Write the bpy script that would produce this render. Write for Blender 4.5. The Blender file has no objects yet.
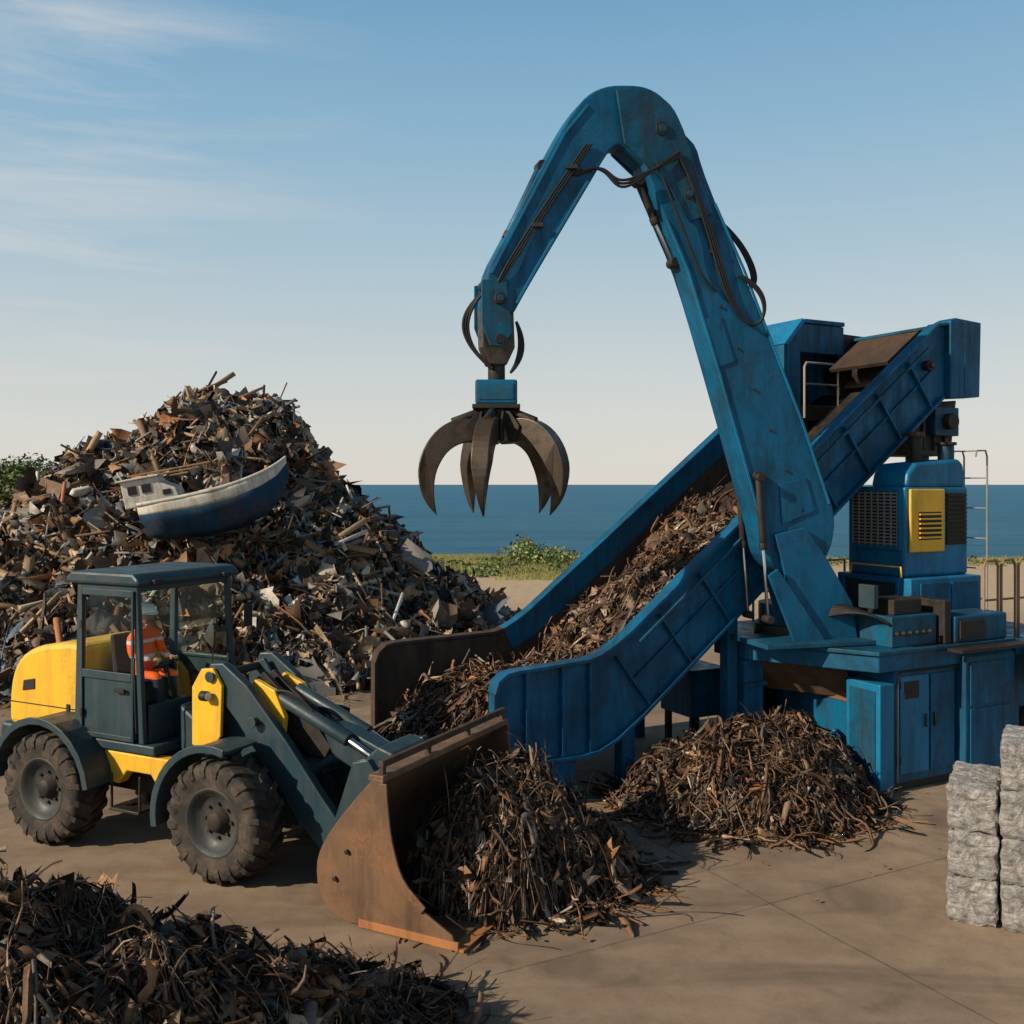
import bpy, bmesh, math, random
import numpy as np
from mathutils import Vector, Matrix
from mathutils import noise as mnoise
random.seed(4)
scene=bpy.context.scene
COL=scene.collection

# ------------------------------------------------------------ node helpers
def newmat(name):
    m=bpy.data.materials.new(name); m.use_nodes=True
    nt=m.node_tree; nt.nodes.clear()
    out=nt.nodes.new('ShaderNodeOutputMaterial')
    b=nt.nodes.new('ShaderNodeBsdfPrincipled')
    nt.links.new(b.outputs[0],out.inputs[0])
    return m,nt,b
def N(nt,t,**k):
    n=nt.nodes.new(t)
    for a,v in k.items(): setattr(n,a,v)
    return n
def noise(nt,scale,detail=6,rough=.6,coord='Object',mapscale=None,dist=0):
    tc=N(nt,'ShaderNodeTexCoord'); n=N(nt,'ShaderNodeTexNoise')
    n.inputs['Scale'].default_value=scale; n.inputs['Detail'].default_value=detail
    n.inputs['Roughness'].default_value=rough; n.inputs['Distortion'].default_value=dist
    src=tc.outputs[coord]
    if mapscale:
        mp=N(nt,'ShaderNodeMapping'); mp.inputs['Scale'].default_value=mapscale
        nt.links.new(src,mp.inputs[0]); src=mp.outputs[0]
    nt.links.new(src,n.inputs['Vector'])
    return n.outputs['Fac']
def ramp(nt,fac,stops):
    r=N(nt,'ShaderNodeValToRGB'); els=r.color_ramp.elements
    while len(els)<len(stops): els.new(.5)
    for e,(p,c) in zip(els,stops):
        e.position=p
        e.color=(c,c,c,1) if not hasattr(c,'__len__') else (*c[:3],1)
    nt.links.new(fac,r.inputs[0]); return r.outputs[0]
def mix(nt,fac,a,b,mode='MIX'):
    m=N(nt,'ShaderNodeMix',data_type='RGBA',blend_type=mode)
    def setin(s,v):
        if hasattr(v,'is_output'): nt.links.new(v,s)
        elif hasattr(v,'__len__'): s.default_value=(*v[:3],1)
        else: s.default_value=v
    if hasattr(fac,'is_output'): nt.links.new(fac,m.inputs[0])
    else: m.inputs[0].default_value=fac
    setin(m.inputs[6],a); setin(m.inputs[7],b); return m.outputs[2]
def bump(nt,b,h,strength=.3,dist=.02):
    n=N(nt,'ShaderNodeBump'); n.inputs['Strength'].default_value=strength; n.inputs['Distance'].default_value=dist
    nt.links.new(h,n.inputs['Height']); nt.links.new(n.outputs[0],b.inputs['Normal'])

def paint(name,col,dirt=(.05,.035,.025),amount=.5,rough=.42,rust=(.12,.05,.02),rustamt=.0,metal=0.0,streak=True,spec=.4,grime=0.):
    m,nt,b=newmat(name)
    n1=noise(nt,1.3,8,.65)
    n2=noise(nt,5,8,.7,mapscale=(1,1,.16) if streak else None)
    n3=noise(nt,26,5,.7)
    c=mix(nt,ramp(nt,n1,[(.35,0.),(.7,.45)]),col,[min(1,x*1.45+.002) for x in col])
    c=mix(nt,ramp(nt,n2,[(.44,0.),(.72,amount)]),c,dirt)
    if grime>0:
        n4=noise(nt,.9,9,.72,dist=.5)
        c=mix(nt,ramp(nt,n4,[(.38,grime),(.54,0.)]),c,[x*.28+.004 for x in col])
        n5=noise(nt,2.6,9,.75,mapscale=(1,1,.35),dist=.3)
        c=mix(nt,ramp(nt,n5,[(.57,0.),(.70,grime)]),c,(.022,.020,.018))
    if rustamt>0:
        mm=N(nt,'ShaderNodeMath',operation='MULTIPLY')
        nt.links.new(ramp(nt,n3,[(.47,0.),(.62,1.)]),mm.inputs[0]); nt.links.new(ramp(nt,n1,[(.50,0.),(.64,rustamt)]),mm.inputs[1])
        c=mix(nt,mm.outputs[0],c,rust)
    nt.links.new(c,b.inputs['Base Color'])
    nt.links.new(ramp(nt,n2,[(.3,rough-.08),(.75,min(1,rough+.35))]),b.inputs['Roughness'])
    b.inputs['Metallic'].default_value=metal; b.inputs['Specular IOR Level'].default_value=spec
    bump(nt,b,n3,.12,.01)
    return m

BR=(.035,.022,.014)
BLUE=paint('blue_paint',(.0012,.100,.210),dirt=(.008,.03,.045),amount=.75,rustamt=.6,rust=BR,spec=.28,grime=.65)
BLUE2=paint('blue_paint_worn',(.003,.09,.17),dirt=(.022,.026,.026),amount=.85,rustamt=.9,rust=(.05,.03,.018),spec=.28,grime=.8)
BLUEL=paint('blue_paint_clean',(.002,.165,.33),dirt=(.008,.05,.08),amount=.5,rustamt=.35,rust=BR,grime=.4)
YEL=paint('yellow_paint',(.82,.44,.025),dirt=(.20,.12,.04),amount=.5,rustamt=.3,rough=.35)
SLATE=paint('slate_paint',(.020,.048,.062),dirt=(.06,.052,.04),amount=.5,rustamt=.15,rough=.36,grime=.3)
RIM=paint('rim_paint',(.022,.028,.030),dirt=(.10,.08,.055),amount=.6,rough=.5)
DARK=paint('dark_steel',(.020,.018,.016),dirt=(.07,.045,.03),amount=.6,rough=.5,metal=.2,streak=False)
BLACK=paint('black_plastic',(.010,.010,.010),amount=.3,rough=.5)
RUST=paint('rusty_steel',(.18,.105,.06),dirt=(.06,.036,.022),amount=.85,rustamt=.8,rust=(.30,.12,.045),rough=.5,metal=.15,grime=.45)
RUSTD=paint('dark_rusty_steel',(.055,.035,.023),dirt=(.02,.014,.01),amount=.8,rustamt=.7,rust=(.14,.06,.027),rough=.65)
ORUST=paint('orange_rusty_edge',(.36,.15,.055),amount=.5,rough=.65)
CLAW=paint('claw_steel',(.075,.057,.042),dirt=(.02,.015,.011),amount=.9,rough=.34,metal=.5,streak=False)
CHROME=paint('chrome',(.5,.5,.5),amount=.2,rough=.15,metal=1.)
RAIL=paint('rail_steel',(.25,.24,.22),amount=.4,rough=.5)
RUBBER=paint('rubber',(.022,.019,.017),dirt=(.15,.112,.08),amount=.75,rough=.8,streak=False)
WHITE=paint('boat_white',(.60,.57,.50),dirt=(.28,.21,.14),amount=.85,rustamt=.7,rough=.5,grime=.3)
BOATB=paint('boat_blue',(.008,.052,.11),dirt=(.035,.035,.035),amount=.85,rustamt=.8,rough=.6,spec=.15,grime=.7)
WOOD=paint('boat_wood',(.28,.17,.09),amount=.6,rough=.7)
SEAT=paint('seat_cloth',(.03,.03,.032),amount=.2,rough=.9)
HAT=paint('hard_hat',(.9,.9,.87),amount=.1,rough=.3,streak=False)
SKIN=paint('skin',(.34,.18,.11),dirt=(.22,.1,.06),amount=.2,rough=.55,streak=False)
HAIR=paint('hair',(.02,.012,.008),amount=.1,rough=.8)
LAMP=paint('lamp_lens',(.6,.6,.58),amount=.2,rough=.1)
LIPS=paint('lips',(.25,.08,.06))

def glassmat():
    m=bpy.data.materials.new('cab_glass'); m.use_nodes=True; nt=m.node_tree; nt.nodes.clear()
    o=N(nt,'ShaderNodeOutputMaterial'); t=N(nt,'ShaderNodeBsdfTransparent'); t.inputs[0].default_value=(.86,.92,.90,1)
    g=N(nt,'ShaderNodeBsdfGlossy'); g.inputs['Roughness'].default_value=.03; g.inputs[0].default_value=(.9,.95,1,1)
    lw=N(nt,'ShaderNodeLayerWeight'); lw.inputs[0].default_value=.2
    ms=N(nt,'ShaderNodeMixShader')
    mr=N(nt,'ShaderNodeMapRange'); mr.inputs[3].default_value=.04; mr.inputs[4].default_value=.5
    nt.links.new(lw.outputs['Fresnel'],mr.inputs[0]); nt.links.new(mr.outputs[0],ms.inputs[0])
    nt.links.new(t.outputs[0],ms.inputs[1]); nt.links.new(g.outputs[0],ms.inputs[2]); nt.links.new(ms.outputs[0],o.inputs[0])
    return m
GLASS=glassmat()

def scrapmat(name,metal=.25,rough=.5,rustmix=.6,darkmix=.55):
    m,nt,b=newmat(name)
    a=N(nt,'ShaderNodeAttribute',attribute_name='Col')
    n=noise(nt,9,8,.7); n2=noise(nt,40,4,.7)
    c=mix(nt,ramp(nt,n,[(.42,0.),(.70,rustmix)]),a.outputs['Color'],(.115,.060,.034))
    c=mix(nt,ramp(nt,n2,[(.48,0.),(.78,darkmix)]),c,(.022,.015,.011))
    nt.links.new(c,b.inputs['Base Color']); b.inputs['Metallic'].default_value=metal
    b.inputs['Specular IOR Level'].default_value=.4
    nt.links.new(ramp(nt,n,[(.3,rough-.1),(.7,rough+.3)]),b.inputs['Roughness'])
    bump(nt,b,n2,.35,.02)
    return m
SCRAP=scrapmat('scrap_metal',.12,.45,.45)
SCRAPM=scrapmat('scrap_mixed',.06,.5,.35,.45)
def leafmat():
    m,nt,b=newmat('foliage')
    a=N(nt,'ShaderNodeAttribute',attribute_name='Col')
    nt.links.new(a.outputs['Color'],b.inputs['Base Color']); b.inputs['Roughness'].default_value=.7
    return m
LEAF=leafmat()

# ------------------------------------------------------------ mesh helpers
def empty(name,loc=(0,0,0),rz=0):
    e=bpy.data.objects.new(name,None); COL.objects.link(e); e.location=loc; e.rotation_euler=(0,0,math.radians(rz)); e.empty_display_size=.3
    return e
def mobj(name,verts,faces,mat,parent=None,bevel=0,smooth=False,seg=2):
    me=bpy.data.meshes.new(name); me.from_pydata([tuple(v) for v in verts],[],faces); me.validate()
    bm=bmesh.new(); bm.from_mesh(me); bmesh.ops.recalc_face_normals(bm,faces=bm.faces); bm.to_mesh(me); bm.free()
    ob=bpy.data.objects.new(name,me); COL.objects.link(ob)
    if mat: me.materials.append(mat)
    if parent: ob.parent=parent
    if smooth:
        for p in me.polygons: p.use_smooth=True
    if bevel:
        md=ob.modifiers.new('bevel','BEVEL'); md.width=bevel; md.segments=seg; md.limit_method='ANGLE'; md.angle_limit=math.radians(35)
    return ob
def box(name,x0,x1,y0,y1,z0,z1,mat,parent=None,bevel=.012):
    v=[(x,y,z) for z in (z0,z1) for y in (y0,y1) for x in (x0,x1)]
    f=[(0,1,3,2),(4,6,7,5),(0,4,5,1),(2,3,7,6),(0,2,6,4),(1,5,7,3)]
    return mobj(name,v,f,mat,parent,bevel)
def prism(name,poly,y0,y1,mat,parent=None,bevel=.012,M=None):
    n=len(poly)
    v=[(a,y0,b) for a,b in poly]+[(a,y1,b) for a,b in poly]
    f=[tuple(range(n)),tuple(range(2*n-1,n-1,-1))]+[(i,(i+1)%n,n+(i+1)%n,n+i) for i in range(n)]
    if M: v=[M(p) for p in v]
    return mobj(name,v,f,mat,parent,bevel)
def prismz(name,poly,z0,z1,mat,parent=None,bevel=.012):
    n=len(poly)
    v=[(a,b,z0) for a,b in poly]+[(a,b,z1) for a,b in poly]
    f=[tuple(range(n)),tuple(range(2*n-1,n-1,-1))]+[(i,(i+1)%n,n+(i+1)%n,n+i) for i in range(n)]
    return mobj(name,v,f,mat,parent,bevel)
def crom(pts,k=4):
    P=[Vector(p) for p in pts]; P=[P[0]*2-P[1]]+P+[P[-1]*2-P[-2]]; out=[]
    for i in range(1,len(P)-2):
        for j in range(k):
            t=j/k; a,b,c,d=P[i-1:i+3]
            out.append(tuple(.5*((2*b)+(c-a)*t+(2*a-5*b+4*c-d)*t*t+(3*b-a-3*c+d)*t**3)))
    out.append(tuple(P[-2])); return out
def strip(name,line,y0,y1,th,mat,parent=None,bevel=.005,M=None):
    pts=[Vector(p) for p in line]; nor=[]
    for i in range(len(pts)):
        a=pts[max(0,i-1)]; b=pts[min(len(pts)-1,i+1)]; d=(b-a).normalized(); nor.append(Vector((-d.y,d.x)))
    up=[p+n*th/2 for p,n in zip(pts,nor)]; dn=[p-n*th/2 for p,n in zip(pts,nor)]
    n=len(pts)
    v=[]; 
    for y in (y0,y1):
        v+=[(p.x,y,p.y) for p in up]+[(p.x,y,p.y) for p in dn]
    f=[]
    for i in range(n-1):
        f+=[(i,i+1,n+i+1,n+i),(2*n+i,3*n+i,3*n+i+1,2*n+i+1),(i,2*n+i,2*n+i+1,i+1),(n+i,n+i+1,3*n+i+1,3*n+i)]
    f+=[(0,n,3*n,2*n),(n-1,3*n-1,4*n-1,2*n-1)]
    if M: v=[M(p) for p in v]
    return mobj(name,v,f,mat,parent,bevel)
def cyl(name,p1,p2,r,mat,parent=None,seg=20,r2=None,bevel=.006):
    p1=Vector(p1);p2=Vector(p2);d=(p2-p1); L=d.length; q=d.to_track_quat('Z','Y'); r2=r if r2 is None else r2
    v=[];f=[]
    for k,(zz,rr) in enumerate(((0,r),(L,r2))):
        for i in range(seg):
            a=2*math.pi*i/seg; v.append(p1+q@Vector((rr*math.cos(a),rr*math.sin(a),zz)))
    f=[tuple(range(seg)),tuple(range(seg,2*seg))]+[(i,(i+1)%seg,seg+(i+1)%seg,seg+i) for i in range(seg)]
    o=mobj(name,v,f,mat,parent,bevel)
    for p in o.data.polygons:
        if len(p.vertices)==4: p.use_smooth=True
    return o
def lathe(name,prof,mat,parent,center,seg=48,smooth=True):
    n=len(prof);v=[];f=[]
    for i in range(seg):
        a=2*math.pi*i/seg
        for y,r in prof: v.append((center[0]+r*math.cos(a),center[1]+y,center[2]+r*math.sin(a)))
    for i in range(seg):
        j=(i+1)%seg
        for k in range(n-1): f.append((i*n+k,i*n+k+1,j*n+k+1,j*n+k))
    return mobj(name,v,f,mat,parent,0,smooth)
def tube(name,pts,r,mat,parent=None,res=6,smooth=True):
    cu=bpy.data.curves.new(name,'CURVE'); cu.dimensions='3D'; cu.bevel_depth=r; cu.bevel_resolution=2; cu.resolution_u=res
    if smooth:
        s=cu.splines.new('NURBS'); s.points.add(len(pts)-1); s.use_endpoint_u=True; s.order_u=min(4,len(pts))
    else:
        s=cu.splines.new('POLY'); s.points.add(len(pts)-1)
    for p,c in zip(s.points,pts): p.co=(*c,1)
    cu.materials.append(mat); cu.use_fill_caps=True
    o=bpy.data.objects.new(name,cu); COL.objects.link(o)
    if parent:o.parent=parent
    return o
def numpymesh(name,V,F,C,mat,loc=(0,0,0),rz=0,smooth=False):
    me=bpy.data.meshes.new(name); k=F.shape[1]
    me.vertices.add(len(V)); me.vertices.foreach_set('co',V.astype(np.float32).ravel())
    me.loops.add(F.size); me.loops.foreach_set('vertex_index',F.astype(np.int32).ravel())
    me.polygons.add(len(F)); me.polygons.foreach_set('loop_start',(np.arange(len(F))*k).astype(np.int32)); me.polygons.foreach_set('loop_total',np.full(len(F),k,np.int32))
    me.update(calc_edges=True); me.validate()
    ca=me.color_attributes.new('Col','FLOAT_COLOR','POINT')
    ca.data.foreach_set('color',np.hstack([C,np.ones((len(C),1))]).astype(np.float32).ravel())
    me.materials.append(mat)
    if smooth: me.polygons.foreach_set('use_smooth',np.ones(len(F),bool))
    o=bpy.data.objects.new(name,me); COL.objects.link(o); o.location=loc; o.rotation_euler=(0,0,math.radians(rz))
    return o

# ------------------------------------------------------------ scrap generators
PAL_RUST=[((.16,.085,.048),4.5),((.080,.048,.032),4.5),((.25,.13,.065),2.5),((.028,.020,.016),3.8),((.21,.145,.095),2.6),((.36,.27,.19),1.5),((.36,.16,.06),.9),((.13,.115,.10),2.0),((.42,.36,.30),.3)]
PAL_MIX=[((.16,.10,.06),4.5),((.085,.062,.048),4.5),((.26,.14,.07),2.6),((.16,.155,.15),3.2),((.31,.29,.265),2.6),((.50,.46,.40),2.0),((.68,.64,.57),1.0),((.07,.13,.19),1.2),((.38,.27,.165),3.0),((.42,.17,.065),.9),((.028,.024,.021),5),((.15,.20,.21),1.1)]
def pick(pal,n,rng):
    c=np.array([p[0] for p in pal]); w=np.array([p[1] for p in pal],float); w/=w.sum()
    return c[rng.choice(len(pal),n,p=w)]*rng.uniform(.6,1.35,(n,1))
def ribbons(name,n,hf,samp,pal,seed,L=(.5,1.5),W=(.02,.07),off=(-.12,.1),amp=(0,.25),segs=12,mat=SCRAP,loc=(0,0,0),rz=0,curl=.42,zmin=.01,th=.12,jit=.14,tiltv=.3,ylim=None):
    rng=np.random.default_rng(seed)
    xy=samp(n,rng); x=xy[:,0].copy(); y=xy[:,1].copy()
    ang=rng.uniform(0,2*np.pi,n); cv=rng.normal(0,curl,n)*rng.random(n); st=rng.uniform(*L,n)/segs
    w=np.exp(rng.uniform(np.log(W[0]),np.log(W[1]),n)); o=rng.uniform(*off,n); am=rng.uniform(*amp,n)*rng.random(n)**2
    ph=rng.uniform(0,6.28,n); fr=rng.uniform(.4,1.3,n); tw=rng.uniform(0,6.28,n); twr=rng.normal(0,.3,n); tilt=rng.normal(0,tiltv,n)
    V=np.zeros((n,segs+1,3,3))
    for j in range(segs+1):
        t=j/segs
        z=hf(x,y)+o+am*np.sin(ph+fr*t*6.28)+tilt*(t-.5)*st*segs
        z=np.maximum(z,zmin)
        side=np.stack([-np.sin(ang),np.cos(ang),np.zeros(n)],1); up=np.array([0,0,1.])
        wv=side*np.cos(tw)[:,None]+up*np.sin(tw)[:,None]; nv=-side*np.sin(tw)[:,None]+up*np.cos(tw)[:,None]
        ww=(w*(.45+.55*np.sin(np.pi*(.08+.84*t)))*rng.uniform(.75,1.2,n))[:,None]
        c=np.stack([x,y,z],1)
        V[:,j,0]=c+wv*ww*.5; V[:,j,1]=c-wv*ww*.5; V[:,j,2]=c+nv*ww*th
        x+=st*np.cos(ang); y+=st*np.sin(ang); ang+=cv+rng.normal(0,jit,n); tw+=twr
        if ylim is not None: y=np.clip(y,ylim[0],ylim[1])
    if ylim is not None: V[...,1]=np.clip(V[...,1],ylim[0]-.04,ylim[1]+.04)
    base=(np.arange(n)*(segs+1)*3)[:,None,None]
    jj=(np.arange(segs)*3)[None,:,None]
    quads=[]
    for a,b in ((0,1),(1,2),(2,0)):
        q=np.array([a,b,b+3,a+3])[None,None,:]
        quads.append((base+jj+q).reshape(-1,4))
    F=np.concatenate(quads); C=np.repeat(pick(pal,n,rng),(segs+1)*3,axis=0)
    return numpymesh(name,V.reshape(-1,3),F,C,mat,loc,rz)
def grad(hf,x,y,e=.15):
    gx=(hf(x+e,y)-hf(x-e,y))/(2*e); gy=(hf(x,y+e)-hf(x,y-e))/(2*e)
    nn=np.stack([-gx,-gy,np.ones_like(gx)],1); return nn/np.linalg.norm(nn,axis=1)[:,None]
def sheets(name,n,hf,samp,pal,seed,size=(.12,.8),aspect=(.3,1),off=(-.1,.25),crum=.18,align=1.2,mat=SCRAPM,loc=(0,0,0),rz=0,power=1.0):
    rng=np.random.default_rng(seed); xy=samp(n,rng); x,y=xy[:,0],xy[:,1]
    nm=grad(hf,x,y)*align+rng.normal(0,.7,(n,3)); nm/=np.linalg.norm(nm,axis=1)[:,None]
    r=rng.normal(0,1,(n,3)); U=np.cross(nm,r); U/=np.linalg.norm(U,axis=1)[:,None]; Vv=np.cross(nm,U)
    s=size[0]+(size[1]-size[0])*rng.random(n)**(2.2*power); a=s; b=s*rng.uniform(*aspect,n)
    c=np.stack([x,y,np.maximum(hf(x,y)+rng.uniform(*off,n),.05)],1)
    G=4
    P=np.zeros((n,G,G,3)); k=rng.normal(0,crum*1.2,n); 
    for i in range(G):
        for j in range(G):
            ui=i/(G-1)-.5; vj=j/(G-1)-.5
            dz=rng.normal(0,crum,n)*s*.45+k*s*(ui*ui*4-.5)
            P[:,i,j]=c+U*(a*(ui+rng.normal(0,.09,n)))[:,None]+Vv*(b*(vj+rng.normal(0,.09,n)))[:,None]+nm*dz[:,None]
    base=(np.arange(n)*G*G)[:,None]
    F=np.concatenate([base+np.array([i*G+j,i*G+j+1,(i+1)*G+j+1,(i+1)*G+j])[None] for i in range(G-1) for j in range(G-1)])
    C=np.repeat(pick(pal,n,rng),G*G,axis=0)
    return numpymesh(name,P.reshape(-1,3),F,C,mat,loc,rz)
def beams(name,n,hf,samp,pal,seed,L=(.8,2.5),W=(.04,.14),mat=SCRAPM,loc=(0,0,0),rz=0,off=(0,.3),poke=.25):
    rng=np.random.default_rng(seed); xy=samp(n,rng); x,y=xy[:,0],xy[:,1]
    nm=grad(hf,x,y); r=rng.normal(0,1,(n,3)); U=np.cross(nm,r)+nm*rng.normal(0,poke,(n,1)); U/=np.linalg.norm(U,axis=1)[:,None]
    A=np.cross(U,rng.normal(0,1,(n,3))); A/=np.linalg.norm(A,axis=1)[:,None]; B=np.cross(U,A)
    l=rng.uniform(*L,n)*.5; w=rng.uniform(*W,n)*.5; t=w*rng.uniform(.15,1,n)
    c=np.stack([x,y,hf(x,y)+rng.uniform(*off,n)],1); P=np.zeros((n,8,3)); k=0
    for sz in (-1,1):
        for sa,sb in ((-1,-1),(1,-1),(1,1),(-1,1)):
            P[:,k]=c+U*(l*sz)[:,None]+A*(w*sa)[:,None]+B*(t*sb)[:,None]; k+=1
    P[:,:,2]=np.maximum(P[:,:,2],.02)
    base=(np.arange(n)*8)[:,None]
    F=np.concatenate([base+np.array(q)[None] for q in ((0,1,2,3),(4,7,6,5),(0,4,5,1),(1,5,6,2),(2,6,7,3),(3,7,4,0))])
    C=np.repeat(pick(pal,n,rng),8,axis=0)
    return numpymesh(name,P.reshape(-1,3),F,C,mat,loc,rz)
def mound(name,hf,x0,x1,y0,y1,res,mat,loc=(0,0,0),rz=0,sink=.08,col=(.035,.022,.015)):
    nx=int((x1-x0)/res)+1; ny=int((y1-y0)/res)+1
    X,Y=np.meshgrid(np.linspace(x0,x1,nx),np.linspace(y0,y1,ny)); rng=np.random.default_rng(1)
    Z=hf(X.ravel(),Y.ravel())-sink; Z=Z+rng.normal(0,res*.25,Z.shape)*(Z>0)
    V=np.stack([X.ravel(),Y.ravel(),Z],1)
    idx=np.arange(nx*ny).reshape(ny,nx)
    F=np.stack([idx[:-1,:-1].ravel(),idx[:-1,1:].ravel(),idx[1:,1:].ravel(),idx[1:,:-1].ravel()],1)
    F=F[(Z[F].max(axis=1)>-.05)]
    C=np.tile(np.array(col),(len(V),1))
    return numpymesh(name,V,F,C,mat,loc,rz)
def joinparent(name,objs):
    e=empty(name)
    for o in objs: o.parent=e
    return e
def disc(cx,cy,rx,ry,rot=0):
    def f(n,rng):
        r=np.sqrt(rng.random(n)); a=rng.uniform(0,6.283,n); u=r*np.cos(a)*rx; v=r*np.sin(a)*ry
        c,s=math.cos(rot),math.sin(rot)
        return np.stack([cx+u*c-v*s,cy+u*s+v*c],1)
    return f

# ------------------------------------------------------------ world, sun, camera
el=math.radians(28); tosun=Vector((-.88,-.47,0)).normalized()
w=bpy.data.worlds.new('World'); scene.world=w; w.use_nodes=True; nt=w.node_tree; nt.nodes.clear()
o=N(nt,'ShaderNodeOutputWorld'); bg=N(nt,'ShaderNodeBackground'); sky=N(nt,'ShaderNodeTexSky',sky_type='NISHITA')
sky.sun_disc=False; sky.sun_elevation=el; sky.sun_rotation=math.atan2(tosun.x,tosun.y)%(2*math.pi)
sky.air_density=1.0; sky.dust_density=1.2; sky.ozone_density=1.0
bg.inputs[1].default_value=.12
tc=N(nt,'ShaderNodeTexCoord'); sp=N(nt,'ShaderNodeSeparateXYZ'); nt.links.new(tc.outputs['Generated'],sp.inputs[0])
haze=ramp(nt,sp.outputs['Z'],[(0,(.76,.72,.66)),(.10,(.63,.66,.65)),(.22,(.43,.57,.65)),(.34,(.27,.47,.63)),(.46,(.16,.36,.56)),(.58,(.04,.10,.19)),(1,(.012,.03,.07))])
vm=N(nt,'ShaderNodeVectorMath',operation='SCALE'); vm.inputs[3].default_value=1/.12; nt.links.new(haze,vm.inputs[0])
base=mix(nt,.88,sky.outputs[0],vm.outputs[0])
mp=N(nt,'ShaderNodeMapping'); mp.inputs['Scale'].default_value=(1.0,1.0,9); mp.inputs['Location'].default_value=(.2,.7,.15)
nt.links.new(tc.outputs['Generated'],mp.inputs[0]); ns=N(nt,'ShaderNodeTexNoise'); ns.inputs['Scale'].default_value=2.3; ns.inputs['Detail'].default_value=9; ns.inputs['Roughness'].default_value=.58; ns.inputs['Distortion'].default_value=.4
nt.links.new(mp.outputs[0],ns.inputs['Vector'])
cf=ramp(nt,ns.outputs['Fac'],[(.50,0.),(.76,.58)])
mr=N(nt,'ShaderNodeMapRange'); mr.inputs[1].default_value=-.12; mr.inputs[2].default_value=-.36; nt.links.new(sp.outputs['X'],mr.inputs[0])
mm=N(nt,'ShaderNodeMath',operation='MULTIPLY'); nt.links.new(cf,mm.inputs[0]); nt.links.new(mr.outputs[0],mm.inputs[1])
skyc=mix(nt,mm.outputs[0],base,(6.2,5.9,5.7))
nt.links.new(skyc,bg.inputs[0]); nt.links.new(bg.outputs[0],o.inputs[0])
sd=bpy.data.lights.new('sun','SUN'); sd.energy=5.0; sd.angle=math.radians(.5); sd.color=(1,.85,.66)
so=bpy.data.objects.new('sun',sd); COL.objects.link(so)
tdir=Vector((tosun.x*math.cos(el),tosun.y*math.cos(el),math.sin(el))); so.rotation_euler=tdir.to_track_quat('Z','Y').to_euler()
cd=bpy.data.cameras.new('camera'); cam=bpy.data.objects.new('camera',cd); COL.objects.link(cam); scene.camera=cam
cam.location=(0,0,4.5); cam.rotation_euler=(math.radians(90),0,0); cd.lens=35.156; cd.sensor_width=36; cd.clip_end=30000; cd.shift_y=-.0273
scene.view_settings.view_transform='Standard'; scene.view_settings.look='None'; scene.view_settings.exposure=0

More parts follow.
